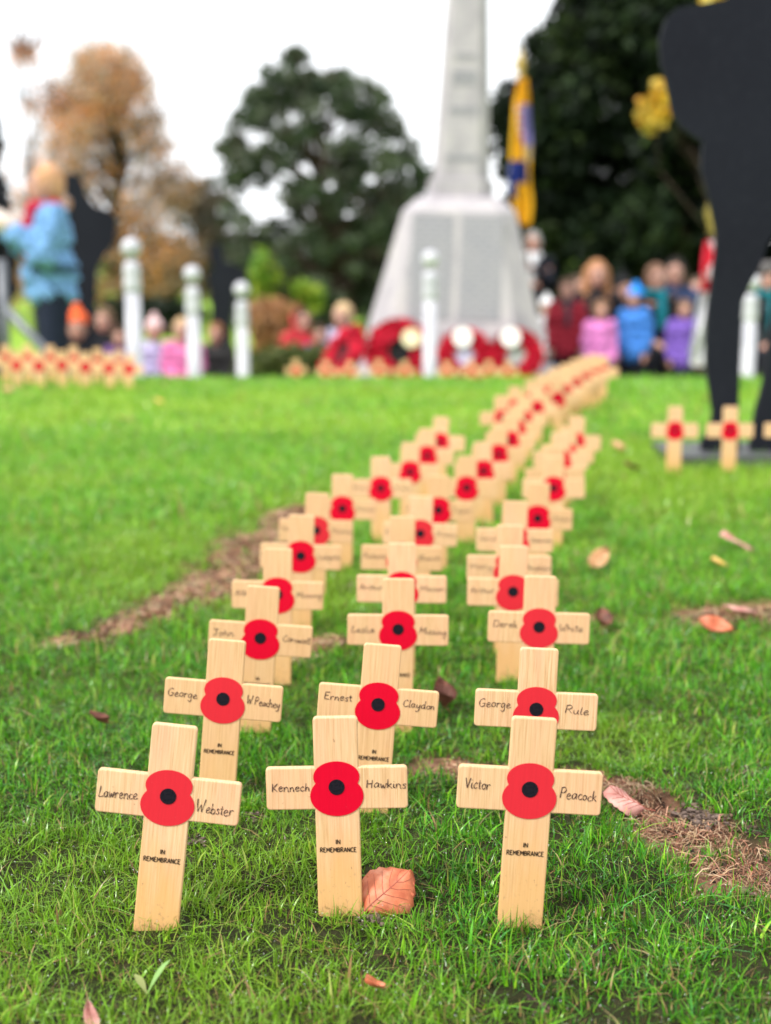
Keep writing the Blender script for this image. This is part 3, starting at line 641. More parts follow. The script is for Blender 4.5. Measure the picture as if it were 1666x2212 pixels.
# broad-leaved weeds
def weed(px, py, label, leaves, seed):
    g = random.Random(seed); p = on_ground(px, py, .002); e = empty('plantain_weed', p); tag(e, label, 'weed', 'broad leaved weeds in the lawn')
    for az, L, W, el in leaves:
        V, F = [], []; n = 9
        for i in range(n):
            t = i / (n - 1); half = W * .5 * (math.sin(math.pi * min(1, .12 + t * .88)) ** .8) * (.25 + .75 * min(1, t * 2.2)) if t < 1 else .0002
            r_ = L * t; zz = L * math.sin(R(el)) * t - .35 * L * t * t * math.sin(R(el))
            for s in (-1, 0, 1): V.append((math.cos(R(az)) * r_ * math.cos(R(el)) - math.sin(R(az)) * s * half, math.sin(R(az)) * r_ * math.cos(R(el)) + math.cos(R(az)) * s * half, zz + abs(s) * half * .35))
        for i in range(n - 1):
            for k in range(2): F.append((3 * i + k, 3 * i + k + 1, 3 * i + 4 + k, 3 * i + 3 + k))
        m = mesh('weed_leaf', V, F, [GRASS], True); at = m.attributes.new('Col', 'FLOAT_COLOR', 'POINT')
        c = (.30 * g.uniform(.8, 1.2), .42 * g.uniform(.8, 1.1), .13); at.data.foreach_set('color', [q for _ in V for q in (*c, 1)])
        o = ob('weed_leaf', m, e)
weed(318, 2148, 'pale green weed with two upright pointed leaves below front left cross', [(38, .034, .0052, 58), (140, .020, .006, 50)], 1)

# ------------------------------------------------------------------ white posts
a = NT('white_paint', .45, .4); f = a.noise(a.coords((6, 6, 3)), 2, 4); a.base(a.ramp(f, [(.3, (.36, .36, .41)), (.7, (.58, .57, .62))])); WHITE = a.m
def lathe(prof, n=20):
    V, F = [], []
    for r_, z in prof: V += [(r_ * math.cos(2 * math.pi * i / n), r_ * math.sin(2 * math.pi * i / n), z) for i in range(n)]
    for k in range(len(prof) - 1):
        for i in range(n): F.append((k * n + i, k * n + (i + 1) % n, (k + 1) * n + (i + 1) % n, (k + 1) * n + i))
    F.append(tuple(range(n - 1, -1, -1))); F.append(tuple((len(prof) - 1) * n + i for i in range(n))); return V, F
def post(px, ptop, Yd, label, r=.045):
    p = at_y(px, ptop, Yd); z0 = float(terr(Yd)) - .02; hh = p[2] - z0; e = empty('boundary_post', (p[0], Yd, z0)); tag(e, label, 'post', 'white posts around the memorial')
    ob('shaft', mesh('shaft', *lathe([(r * 1.5, 0), (r * 1.5, .08), (r, .1), (r * .92, hh - .26)]), [WHITE], True), e)
    ob('collar', mesh('collar', *lathe([(r * .95, hh - .26), (r * 1.08, hh - .25), (r * 1.08, hh - .215), (r * .95, hh - .20), (r * 1.02, hh - .185), (r * 1.02, hh - .14), (r * .7, hh - .11)]), [WHITE], True), e)
    ob('ball_finial', mesh('ball_finial', *lathe([(.012 if i in (0, 12) else r * 1.22 * math.sin(math.pi * i / 12), hh - r * 1.22 - r * 1.22 * math.cos(math.pi * i / 12)) for i in range(13)]), [WHITE], True), e)
post(283, 513, 6.9, 'tall white post with ball top, nearest the person in blue coat', .041)
post(415, 573, 7.6, 'white ball-topped post in the middle of the three by the children', .039)
post(522, 608, 8.3, 'white ball-topped post beside the small dark silhouette', .038)
post(930, 540, 7.6, 'white ball-topped post standing in front of the stone memorial', .038)
post(1625, 592, 8.0, 'white ball-topped post seen between the legs of the big silhouette', .039)

# ------------------------------------------------------------------ stone memorial
a = NT('memorial_stone', .85, .2); f = a.noise(a.coords((1, 1, .45)), 6, 6, .65); g = a.noise(a.coords(), 45, 4)
c = a.ramp(f, [(.3, (.27, .25, .27)), (.5, (.39, .36, .385)), (.72, (.49, .45, .445))]); a.base(a.mix(a.ramp(g, [(.35, .35), (.6, 0.0)]), c, (.27, .27, .28))); a.bump(g, .4, .006); STONE = a.m
a = NT('carved_panel', .85, .2)
brk = a.n('ShaderNodeTexBrick'); brk.inputs['Scale'].default_value = 1; brk.offset = .37
brk.inputs['Color1'].default_value = (.15, .145, .17, 1); brk.inputs['Color2'].default_value = (.19, .185, .21, 1); brk.inputs['Mortar'].default_value = (.27, .265, .29, 1)
brk.inputs['Brick Width'].default_value = .09; brk.inputs['Row Height'].default_value = .034; brk.inputs['Mortar Size'].default_value = .011
sx = a.n('ShaderNodeSeparateXYZ'); tc = a.n('ShaderNodeTexCoord'); a.l(tc.outputs['Object'], sx.inputs[0]); cb = a.n('ShaderNodeCombineXYZ'); a.l(sx.outputs['X'], cb.inputs[0]); a.l(sx.outputs['Z'], cb.inputs[1]); a.l(cb.outputs[0], brk.inputs['Vector'])
g = a.noise(a.coords(), 6, 5); a.base(a.mix(a.ramp(g, [(.35, 0.0), (.7, .7)]), brk.outputs['Color'], (.28, .27, .285))); PANEL = a.m
MY = 10.4
def mz(py, Yd=MY): return at_y(833, py, Yd)[2]
def mx(px, py=500, Yd=MY): return at_y(px, py, Yd)[0]
def frustum(levels, ch):
    """levels: (z, half width x, half depth y); chamfered square section"""
    V, F = [], []
    for z, hx, hy in levels:
        c = ch * min(hx, hy); V += [(hx, -hy + c, z), (hx, hy - c, z), (hx - c, hy, z), (-hx + c, hy, z), (-hx, hy - c, z), (-hx, -hy + c, z), (-hx + c, -hy, z), (hx - c, -hy, z)]
    for k in range(len(levels) - 1):
        for i in range(8): F.append((8 * k + i, 8 * k + (i + 1) % 8, 8 * k + 8 + (i + 1) % 8, 8 * k + 8 + i))
    F.append(tuple(range(7, -1, -1))); F.append(tuple(8 * (len(levels) - 1) + i for i in range(8))); return V, F
gz0 = float(terr(MY)); mxc = mx(982, 600)
MO = empty('war_memorial', (mxc, MY, gz0)); MO.rotation_euler = (0, R(1.5), R(-5)); tag(MO, 'tall tapered grey stone memorial with carved name panels', 'memorial')
K_ = .945
def hw_(a_, b, y): return (mx(b, y) - mx(a_, y)) / 2 * K_
zq = lambda py: mz(py) - gz0
hb, zb = hw_(786, 1168, 708), zq(708); hs, zs = hw_(866, 1117, 459), zq(459); h2, zt = hw_(899, 1086, 429), zq(429)
h3a = hw_(928, 1078, 415); h3 = hw_(938, 1066, 388); ht = hw_(966, 1060, 0); ztop = zq(0); hend = ht - (h3 - ht) / (ztop - zt) * 1.6
ob('step', mesh('step', *frustum([(0, hb + .34, hb + .34), (.16, hb + .34, hb + .34), (.17, hb + .33, hb + .33)], .04), [STONE]), MO)
ob('step', mesh('step', *frustum([(.172, hb + .16, hb + .16), (.33, hb + .16, hb + .16), (.345, hb + .145, hb + .145)], .04), [STONE]), MO)
pl = ob('plinth', mesh('plinth', *frustum([(.347, hb * 1.06, hb * 1.06), (zb, hb, hb), (zs, hs, hs), (zt, h2, h2)], .30), [STONE]), MO)
sh = ob('shaft', mesh('shaft', *frustum([(zt + .003, h3a, h3a), (zq(392), h3a * .985, h3a * .985), (zq(390), h3, h3), (ztop, ht, ht), (ztop + 1.6, hend, hend), (ztop + 1.9, .03, .03)], .34), [STONE]), MO)
def slab(z0, z1, x0, x1, lv, name, parent, t=.006):
    """a thin carved slab lying on the sloping front of a frustum given by (z, half) at two levels"""
    (za, ha), (zb_, hb_) = lv; f = lambda z: -(ha + (hb_ - ha) * (z - za) / (zb_ - za))
    V = []
    for z in (z0, z1):
        for x in (x0, x1): V += [(x, f(z) + .003, z), (x, f(z) - t, z)]
    F = [(1, 3, 7, 5), (0, 1, 5, 4), (3, 2, 6, 7), (5, 7, 6, 4), (0, 2, 3, 1)]
    return ob(name, mesh(name, V, F, [PANEL]), parent)
lvp = ((zb, hb), (zs, hs)); span = zs - zb
for s in (-1, 1): slab(zb + span * .10, zs - span * .03, .025 if s > 0 else -hs * .80, hs * .80 if s > 0 else -.025, lvp, 'name_panel', pl)
lvs = ((zq(390), h3), (ztop, ht)); L3 = ztop - zq(390)
for q0, q1, wd in ((.10, .135, .52), (.36, .40, .46), (.52, .60, .40), (.66, .69, .35)): slab(zq(390) + L3 * q0, zq(390) + L3 * q1, -h3 * wd, h3 * wd, lvs, 'inscription_band', sh, .004)

# ------------------------------------------------------------------ poppy wreaths
PETAL = cloth_mat('wreath_poppy', (.42, .003, .022), .7, .35, 14); WBLK = cloth_mat('wreath_centre_black', (.012, .012, .014)); WLIL = cloth_mat('wreath_centre_lilac', (.52, .47, .68)); WGRY = cloth_mat('wreath_centre_grey', (.36, .36, .37))
CARD = cloth_mat('white_card', (.82, .80, .80), .6, .05); CREAM = cloth_mat('cream_card', (.74, .66, .44), .6, .08)
def wreath(px, py, Yd, dia, cm, card, label, tilt=16, yaw=0, cardpos=(0, .1)):
    p = at_y(px, py, Yd); e = empty('poppy_wreath', p, R(yaw)); e.rotation_euler = (R(-tilt), 0, R(yaw)); tag(e, label, 'wreath', 'poppy wreaths leaning on the memorial')
    Ro, g = dia / 2, random.Random(int(px)); V, F = [], []
    # padded ring under the poppies
    RM, rm = Ro * .70, Ro * .23; n, m = 40, 10
    for i in range(n):
        for j in range(m):
            a_, b = 2 * math.pi * i / n, 2 * math.pi * j / m; V.append(((RM + rm * math.cos(b)) * math.cos(a_), rm * .55 * math.sin(b), (RM + rm * math.cos(b)) * math.sin(a_)))
    for i in range(n):
        for j in range(m): F.append((i * m + j, ((i + 1) % n) * m + j, ((i + 1) % n) * m + (j + 1) % m, i * m + (j + 1) % m))
    ob('ring', mesh('ring', V, F, [PETAL], True), e)
    V, F, VB, FB = [], [], [], []
    for ringr, cnt in ((.88, 26), (.70, 22), (.52, 16)):
        for i in range(cnt):
            a_ = 2 * math.pi * (i + g.random() * .5) / cnt; c = Vector((Ro * ringr * math.cos(a_), -rm * .55 - .006 * g.random(), Ro * ringr * math.sin(a_)))
            q = Matrix.Rotation(g.uniform(-.45, .45), 3, 'X') @ Matrix.Rotation(g.uniform(-.45, .45), 3, 'Z'); r_ = Ro * .17; n0 = len(V); V.append(tuple(c))
            for k_ in range(12):
                t = 2 * math.pi * k_ / 12; rr_ = r_ * (1 + .16 * math.cos(2 * t)); V.append(tuple(c + q @ Vector((rr_ * math.cos(t), -.014, rr_ * math.sin(t)))))
            F += [(n0, n0 + 1 + k_, n0 + 1 + (k_ + 1) % 12) for k_ in range(12)]
            n1 = len(VB); VB.append(tuple(c + q @ Vector((0, -.012, 0)))); VB += [tuple(c + q @ Vector((r_ * .2 * math.cos(t), -.006, r_ * .2 * math.sin(t)))) for t in [math.pi * z / 3 for z in range(6)]]
            FB += [(n1, n1 + 1 + k_, n1 + 1 + (k_ + 1) % 6) for k_ in range(6)]
    tag(ob('poppies', mesh('poppies', V, F, [PETAL]), e), kind='stuff'); tag(ob('poppy_centres', mesh('poppy_centres', VB, FB, [WBLK]), e), kind='stuff')
    def disc(r_, y, cx_, cz, mat, nm_, th=.012):
        n = 24; V = [(cx_, y, cz)] + [(cx_ + r_ * math.cos(2 * math.pi * i / n), yy, cz + r_ * math.sin(2 * math.pi * i / n)) for yy in (y, y + th) for i in range(n)]
        F = [(0, 1 + i, 1 + (i + 1) % n) for i in range(n)] + [(1 + i, 1 + (i + 1) % n, 1 + n + (i + 1) % n, 1 + n + i) for i in range(n)] + [tuple(1 + n + i for i in range(n - 1, -1, -1))]
        ob(nm_, mesh(nm_, V, F, [mat]), e)
    disc(Ro * .46, -.02, 0, 0, cm, 'centre_disc')
    if card: disc(Ro * (.36 if card is CARD else .28), -.075, Ro * cardpos[0], Ro * cardpos[1], card, 'badge')
wreath(862, 762, 9.7, .47, WBLK, CREAM, 'large red poppy wreath with black centre, left of the white post', 14, 4, (.35, .38))
wreath(1004, 768, 9.65, .37, WLIL, CARD, 'red poppy wreath with lilac centre, right of the white post', 14, 0, (-.1, .62))
wreath(1114, 768, 9.65, .37, WGRY, CARD, 'red poppy wreath with grey centre at the memorial corner', 14, -4, (-.2, .62))
wreath(748, 768, 9.2, .42, WBLK, None, 'red poppy wreath leaning sideways at the memorial corner by the hedge', 30, -58)

# ------------------------------------------------------------------ flat black soldier silhouettes
a = NT('black_board', .75, .12); f = a.noise(a.coords(), 3, 4); g = a.noise(a.coords(), 60, 3); a.base(a.mix(a.ramp(g, [(.5, 0.0), (.8, .3)]), a.ramp(f, [(.3, (.009, .010, .015)), (.7, (.013, .015, .021))]), (.03, .032, .04))); BOARD = a.m
a = NT('steel_plate', .5, .4); f = a.noise(a.coords(), 20, 4); a.base(a.ramp(f, [(.3, (.05, .052, .06)), (.7, (.09, .092, .10))])); STEEL = a.m
def silhouette(pts, Yd, label, zbase, plate=True):
    P = [at_y(px, py, Yd) for px, py in pts]; x0 = sum(p[0] for p in P) / len(P); gz_ = float(terr(Yd))
    e = empty('soldier_silhouette', (x0, Yd, gz_)); tag(e, label, 'silhouette', 'flat black soldier silhouettes')
    n = len(P); bm = bmesh.new(); vs_ = [bm.verts.new((p[0] - x0, 0, max(p[2] - gz_, -.05))) for p in P]; f = bm.faces.new(vs_)
    r_ = bmesh.ops.extrude_face_region(bm, geom=[f]); bmesh.ops.translate(bm, verts=[v for v in r_['geom'] if isinstance(v, bmesh.types.BMVert)], vec=(0, .025, 0)); bmesh.ops.recalc_face_normals(bm, faces=bm.faces)
    bmesh.ops.triangulate(bm, faces=[q for q in bm.faces if len(q.verts) > 4])
    ob('cutout_board', bm_mesh('cutout_board', bm, [BOARD]), e)
    if plate:
        xs = [p[0] - x0 for p in P if p[2] - gz_ < .06]; xa, xb = min(xs) - .09, max(xs) + .03
        V = [(x, y, z) for z in (-.01, .022) for x, y in ((xa, -.1), (xb, -.1), (xb, .16), (xa, .16))]
        ob('base_plate', mesh('base_plate', V, [(0, 1, 5, 4), (1, 2, 6, 5), (2, 3, 7, 6), (3, 0, 4, 7), (4, 5, 6, 7)], [STEEL]), e)
    return e
def zz(pts, ox, oy, s): return [(ox + s * x, oy + s * y) for x, y in pts]
big = zz([(395, 2146), (330, 2142), (330, 2085), (372, 2020), (384, 1950), (370, 1850), (354, 1750), (352, 1600), (362, 1450), (377, 1350), (396, 1200), (401, 1100), (374, 960), (328, 800), (334, 672), (235, 605), (196, 540), (166, 390), (140, 300), (131, 190), (160, 92), (218, 32), (330, 16), (452, -8),
          (520, -120), (560, -420), (600, -560), (590, -700), (500, -740), (490, -800), (560, -830), (570, -960), (640, -1040), (740, -1040), (810, -970), (820, -850), (900, -840), (905, -800), (830, -770), (815, -660), (900, -580), (990, -420), (1010, -100), (960, 300), (900, 700), (880, 1100), (850, 1500), (800, 1800), (760, 2000), (800, 2100), (800, 2146),
          (560, 2146), (566, 2040), (590, 1930), (622, 1810), (668, 1500), (690, 1250), (690, 1100), (660, 1110), (640, 1150), (612, 1240), (560, 1335), (517, 1430), (511, 1600), (505, 1850), (499, 2020), (510, 2146)], 1366, 0, .458)
silhouette(big, 3.28, 'huge flat black soldier silhouette standing at the picture edge', 0)
sil2 = zz([(462, 600), (482, 545), (535, 520), (590, 552), (618, 625), (632, 700), (700, 768), (800, 800), (848, 835), (862, 905), (840, 1050), (780, 1130), (735, 1190), (712, 1270), (705, 1500), (695, 1800), (700, 2200), (610, 2200), (590, 1800), (570, 1800), (560, 2200), (460, 2200), (470, 1800), (455, 1300), (420, 1150), (400, 950), (430, 830), (520, 790), (530, 730), (480, 680)], 0, 220, .2923)
silhouette(sil2, 11.2, 'flat black soldier silhouette behind the person in blue coat', 0, False)
sil3 = zz([(903, 150), (915, 125), (945, 118), (965, 140), (972, 195), (1050, 225), (1072, 258), (1060, 300), (1015, 330), (1002, 450), (1005, 600), (1012, 760), (965, 760), (960, 560), (950, 560), (940, 760), (905, 760), (905, 560), (912, 400), (905, 300), (890, 250), (925, 225), (905, 190)], 0, 466, .5)
silhouette(sil3, 20, 'small distant black soldier silhouette behind the thin white post', 0, False)

# ------------------------------------------------------------------ steel barrier at the picture edge
def tube(bm, p0, p1, r0, r1=None, n=10):
    r1 = r0 if r1 is None else r1; p0, p1 = Vector(p0), Vector(p1); d = (p1 - p0).normalized(); u = d.orthogonal().normalized(); v = d.cross(u); A = []
    for p, r_ in ((p0, r0), (p1, r1)): A.append([bm.verts.new(p + (u * math.cos(2 * math.pi * i / n) + v * math.sin(2 * math.pi * i / n)) * r_) for i in range(n)])
    for i in range(n): bm.faces.new((A[0][i], A[0][(i + 1) % n], A[1][(i + 1) % n], A[1][i]))
    bm.faces.new(A[0][::-1]); bm.faces.new(A[1])
a = NT('galvanised_steel', .4, .5); f = a.noise(a.coords(), 25, 4); a.base(a.ramp(f, [(.3, (.10, .11, .13)), (.7, (.18, .185, .21))])); a.b.inputs['Metallic'].default_value = .3; GALV = a.m
BYd = 7.6; b0 = at_y(3, 560, BYd); zg = float(terr(BYd)); BR = empty('metal_barrier', (b0[0], BYd, zg)); tag(BR, 'grey tubular metal barrier with slanting brace at the picture edge', 'barrier')
bm = bmesh.new(); tube(bm, (0, 0, 0), (0, 0, b0[2] - zg), .026); ob('upright', bm_mesh('upright', bm, [GALV], True), BR)
pa, pb = at_y(6, 655, BYd), at_y(92, 748, BYd); dr = (pb - pa) / (pa[2] - pb[2]); pe = pa + dr * (pa[2] - zg)
bm = bmesh.new(); tube(bm, (pa[0] - b0[0], -.03, pa[2] - zg), (pe[0] - b0[0], -.03, 0), .025); ob('brace', bm_mesh('brace', bm, [GALV], True), BR)
bm = bmesh.new(); tube(bm, (0, 0, b0[2] - zg - .03), (-1.6, 0, b0[2] - zg - .03), .022); tube(bm, (0, 0, .2), (-1.6, 0, .2), .022); ob('rail', bm_mesh('rail', bm, [GALV], True), BR)

# ------------------------------------------------------------------ people
UV = None
def _sphere():
    bm = bmesh.new(); bmesh.ops.create_icosphere(bm, subdivisions=2, radius=1); v = np.array([x.co[:] for x in bm.verts]); f = [[x.index for x in q.verts] for q in bm.faces]; bm.free(); return v, f
SV, SF = _sphere()
class Blob:
    def __init__(s): s.v = []; s.f = []
    def ell(s, c, r_, rot=None):
        n0 = sum(len(x) for x in s.v); p = SV * np.array(r_)
        if rot is not None: p = p @ np.array(rot).T
        s.v.append(p + np.array(c)); s.f += [[n0 + i for i in q] for q in SF]; return s
    def cap(s, p0, r0, p1, r1, n=10):
        p0, p1 = np.array(p0, float), np.array(p1, float); s.ell(p0, (r0,) * 3); s.ell(p1, (r1,) * 3)
        d = Vector(p1 - p0)
        if d.length < 1e-6: return s
        d.normalize(); u = d.orthogonal().normalized(); v = d.cross(u); n0 = sum(len(x) for x in s.v); ring = []
        for p, r_ in ((p0, r0), (p1, r1)): ring += [p + (np.array(u) * math.cos(2 * math.pi * i / n) + np.array(v) * math.sin(2 * math.pi * i / n)) * r_ for i in range(n)]
        s.v.append(np.array(ring)); s.f += [[n0 + i, n0 + (i + 1) % n, n0 + n + (i + 1) % n, n0 + n + i] for i in range(n)]
        s.f += [[n0 + i for i in range(n - 1, -1, -1)], [n0 + n + i for i in range(n)]]; return s
    def chain(s, pr):
        for (p0, r0), (p1, r1) in zip(pr[:-1], pr[1:]): s.cap(p0, r0, p1, r1)
        return s
    def build(s, name, voxel, dec, mats):
        m = mesh('b', np.concatenate(s.v), s.f); o = bpy.data.objects.new('b', m); col.objects.link(o)
        r_ = o.modifiers.new('r', 'REMESH'); r_.mode = 'VOXEL'; r_.voxel_size = voxel; r_.use_smooth_shade = True
        sm = o.modifiers.new('s', 'SMOOTH'); sm.factor = .5; sm.iterations = 2
        if dec < 1: d = o.modifiers.new('d', 'DECIMATE'); d.ratio = dec
        out = evaluated(o, name); bpy.data.objects.remove(o); bpy.data.meshes.remove(m)
        for k_ in mats: out.materials.append(k_)
        out.polygons.foreach_set('use_smooth', [True] * len(out.polygons)); return out
def skin_mat(c):
    a = NT('skin', .5, .35); f = a.noise(a.coords(), 25, 3); a.base(a.ramp(f, [(.3, tuple(x * .85 for x in c)), (.7, c)])); a.b.inputs['Subsurface Weight'].default_value = .08; return a.m
SKIN = skin_mat((.52, .28, .21)); EYE = NT('eye_dark', .2, .5).base((.02, .015, .012)).m; LIPS = NT('lips', .4, .3).base((.50, .16, .15)).m
_cm = {}
def cm(c):
    if c not in _cm: _cm[c] = cloth_mat('cloth_%d' % len(_cm), c)
    return _cm[c]
def person(px, ptop, Yd, label, pose, coat, legs, hair, yaw=0, head=1.0, hat=None, scarf=None, longhair=False, mitts=None, lean=0, group='people watching from behind the lawn', stature=None, hood=False, belt=None, bulk=.017):
    """ptop: row of the top of head/hat in the photo -> figure height from the ground it stands on"""
    p = at_y(px, ptop, Yd); g0 = float(terr(Yd)) + .012; drop = {'stand': 0, 'photo': 0, 'bearer': 0, 'seat': .235, 'floor': .43}[pose]
    S = stature or (p[2] - g0) / (1.0 - drop + (.03 if hat else 0) + .055 * (head - 1))
    e = empty('person', (p[0], Yd, g0), R(yaw)); tag(e, label, 'person', group)
    d = -drop; hd = 1 + (head - 1) * .55; bulk = max(bulk, .017 + (head - 1) * .045); coat = tuple(.78 * q + .12 * sum(coat) / 3 for q in coat)
    def P(x, y, z): return (x * S, y * S, z * S)
    hc = (0, -.012, .925 + d + .055 * (hd - 1)); hr = (.050 * hd, .062 * hd, .072 * hd)
    sh = [P(s * .098, .0, .795 + d) for s in (-1, 1)]
    if pose in ('stand',): el = [P(s * .128, .012, .635 + d) for s in (-1, 1)]; wr = [P(s * .12, -.045, .49 + d) for s in (-1, 1)]; fd = [Vector((0, -.15, -1))] * 2
    elif pose == 'photo': el = [P(s * .125, -.045, .655) for s in (-1, 1)]; wr = [P(s * .05, -.145, .745) for s in (-1, 1)]; fd = [Vector((-s * .3, -.6, .7)) for s in (-1, 1)]
    elif pose == 'bearer': el = [P(s * .125, -.05, .665) for s in (-1, 1)]; wr = [P(s * .02, -.16, .70 + .06 * s) for s in (-1, 1)]; fd = [Vector((-s, -.3, .1)) for s in (-1, 1)]
    else: el = [P(s * .13, -.01, .64 + d) for s in (-1, 1)]; wr = [P(s * .055, -.16, .575 + d) for s in (-1, 1)]; fd = [Vector((-s * .5, -1, -.25)) for s in (-1, 1)]
    hip = [P(s * .052, 0, .50 + d) for s in (-1, 1)]
    if pose == 'seat': kn = [P(s * .07, -.235, .285) for s in (-1, 1)]; an = [P(s * .07, -.225, .05) for s in (-1, 1)]
    elif pose == 'floor': kn = [P(s * .14, -.17, .13) for s in (-1, 1)]; an = [P(-s * .03, -.21, .04) for s in (-1, 1)]
    else: kn = [P(s * .056, -.008, .275) for s in (-1, 1)]; an = [P(s * .058, .012, .045) for s in (-1, 1)]
    ft = [tuple(np.array(a_) + np.array(P(s * .012, -.085, -.02))) for a_, s in zip(an, (-1, 1))]
    b = Blob()
    # torso, neck, head with jaw, nose, ears
    b.ell(P(0, 0, .735 + d), P(.098, .062, .085)).ell(P(0, 0, .615 + d), P(.08, .056, .09)).ell(P(0, .005, .525 + d), P(.09, .064, .06))
    b.chain([(P(0, .004, .79 + d), .045 * S), (P(0, -.002, .87 + d), .030 * S)])
    b.ell(P(*hc), P(*hr)).ell(P(0, -.03 * hd - .005, hc[2] - .035 * hd), P(.036 * hd, .036 * hd, .036 * hd)).ell(P(0, -.066 * hd - .012, hc[2] - .012 * hd), P(.0085 * hd, .012 * hd, .016 * hd))
    for s in (-1, 1): b.ell(P(s * .052 * hd, -.004, hc[2] - .008 * hd), P(.008 * hd, .014 * hd, .02 * hd))
    hands = Blob()
    for i, s in enumerate((-1, 1)):
        for bb in (b,):
            bb.chain([(sh[i], .036 * S), (el[i], .026 * S), (wr[i], .018 * S)]); bb.chain([(hip[i], .055 * S), (kn[i], .036 * S), (an[i], .022 * S), (ft[i], .020 * S)])
        f_ = fd[i].normalized(); side = f_.cross(Vector((0, 0, 1)) if abs(f_.z) < .9 else Vector((0, -1, 0))).normalized(); W = Vector(wr[i])
        for bb in (b, hands):
            bb.cap(tuple(W), .017 * S, tuple(W + f_ * .045 * S), .022 * S)
            for k_, ln in enumerate((.040, .046, .043, .033)):
                o0 = W + f_ * .05 * S + side * (k_ - 1.5) * .0125 * S; dn = Vector((0, 0, -1)) if abs(f_.z) < .9 else Vector((0, -1, 0))
                o1 = o0 + f_ * ln * .55 * S; o2 = o1 + (f_ * .7 + dn * .7) * ln * .5 * S; bb.chain([(tuple(o0), .0062 * S), (tuple(o1), .0057 * S), (tuple(o2), .0048 * S)])
            t0 = W + f_ * .018 * S - side * s * .02 * S; bb.chain([(tuple(t0), .0075 * S), (tuple(t0 + (f_ * .6 - side * s * .8) * .028 * S), .0065 * S), (tuple(t0 + (f_ * 1. - side * s * .6) * .046 * S), .0055 * S)])
    bmsh = b.build('body', max(.0075, .0058 * S), .2, [SKIN, EYE, LIPS]); bo = ob('body', bmsh, e)
    cen = np.empty(len(bmsh.polygons) * 3); bmsh.polygons.foreach_get('center', cen); cen = cen.reshape(-1, 3) / S; mi = np.zeros(len(cen), np.int32)
    for s in (-1, 1): mi[(np.hypot(cen[:, 0] - s * .021 * hd, cen[:, 2] - hc[2] - .006 * hd) < .0085 * hd) & (cen[:, 1] < -.04)] = 1
    mi[(np.abs(cen[:, 0]) < .016 * hd) & (np.abs(cen[:, 2] - hc[2] + .042 * hd) < .006 * hd) & (cen[:, 1] < -.03)] = 2
    bmsh.polygons.foreach_set('material_index', mi)
    # coat
    c = Blob(); ex = bulk
    c.ell(P(0, 0, .735 + d), P(.098 + ex, .062 + ex, .088)).ell(P(0, 0, .615 + d), P(.08 + ex * 1.3, .056 + ex * 1.3, .1)).ell(P(0, .003, .51 + d), P(.09 + ex * 1.2, .064 + ex * 1.2, .075))
    if pose == 'photo': c.cap(P(0, .0, .60), .11 * S, P(0, .0, .575), .115 * S)
    if pose in ('stand', 'bearer'): c.cap(P(0, .0, .53), .09 * S + (ex - .017) * S, P(0, .0, .462), .092 * S + (ex - .017) * S * 1.3)
    c.cap(P(0, .008, .80 + d), .058 * S, P(0, .004, .845 + d), .044 * S)
    for i in (0, 1):
        w2 = tuple(np.array(el[i]) + (np.array(wr[i]) - np.array(el[i])) * .93); c.chain([(sh[i], (.033 + ex) * S), (el[i], (.021 + ex) * S), (w2, (.013 + ex) * S)])
    if hood: c.ell(P(0, .02, hc[2]), P(.066 * hd, .06 * hd, .084 * hd)); c.cap(P(0, .03, .84 + d), .06 * S, P(0, .02, hc[2] - .03), .06 * S)
    cmesh = c.build('coat', .013 * max(S, .8), 1, [cm(coat)]); nv_ = len(cmesh.vertices); co = np.empty(nv_ * 3); cmesh.vertices.foreach_get('co', co); no = np.empty(nv_ * 3); cmesh.vertices.foreach_get('normal', no)
    co = co.reshape(-1, 3); no = no.reshape(-1, 3); fold = vnoise(co[:, 0] * .5 + co[:, 1], co[:, 2] * 1.6, 22, int(abs(px)) + 5) - .5 + .6 * (vnoise(co[:, 0], co[:, 2] + co[:, 1], 45, 9) - .5)
    cmesh.vertices.foreach_set('co', (co + no * (fold * .028 * S)[:, None]).ravel()); ob('coat', cmesh, e)
    t = Blob()
    for i in (0, 1): t.chain([(hip[i], .070 * S), (kn[i], .047 * S), (an[i], .036 * S)])
    t.ell(P(0, .004, .51 + d), P(.094, .068, .06)); ob('trousers', t.build('trousers', .013 * max(S, .8), 1, [cm(legs)]), e)
    for i in (0, 1):
        sh_ = Blob().chain([(an[i], .030 * S), (tuple(np.array(ft[i]) + np.array((0, 0, .004 * S))), .026 * S)]); ob('shoe', sh_.build('shoe', .012, 1, [cm((.02, .018, .018))]), e)
    hb_ = Blob(); hb_.ell(P(0, .006 * hd, hc[2] + .012 * hd), P(.062 * hd, .070 * hd, .078 * hd))
    if longhair:
        for s in (-1, 1): hb_.chain([(P(s * .045, .01, hc[2] + .02), .03 * S), (P(s * .058, .0, .85 + d), .028 * S), (P(s * .06, -.03, .76 + d), .022 * S)])
        hb_.chain([(P(0, .045, hc[2]), .05 * S), (P(0, .06, .80 + d), .045 * S)])
    else: hb_.ell(P(0, .022 * hd, hc[2] - .01 * hd), P(.054 * hd, .05 * hd, .06 * hd))
    hm = hb_.build('hair', .010 * max(S, .8), 1, [cm(hair)])
    # cut the hair back from the face
    bm = bmesh.new(); bm.from_mesh(hm); kill = [v for v in bm.verts if v.co.y < -.022 * S * hd and v.co.z < (hc[2] + .020 * hd) * S and abs(v.co.x) < .035 * S * hd]
    bmesh.ops.delete(bm, geom=kill, context='VERTS'); bm.to_mesh(hm); bm.free(); ob('hair', hm, e)
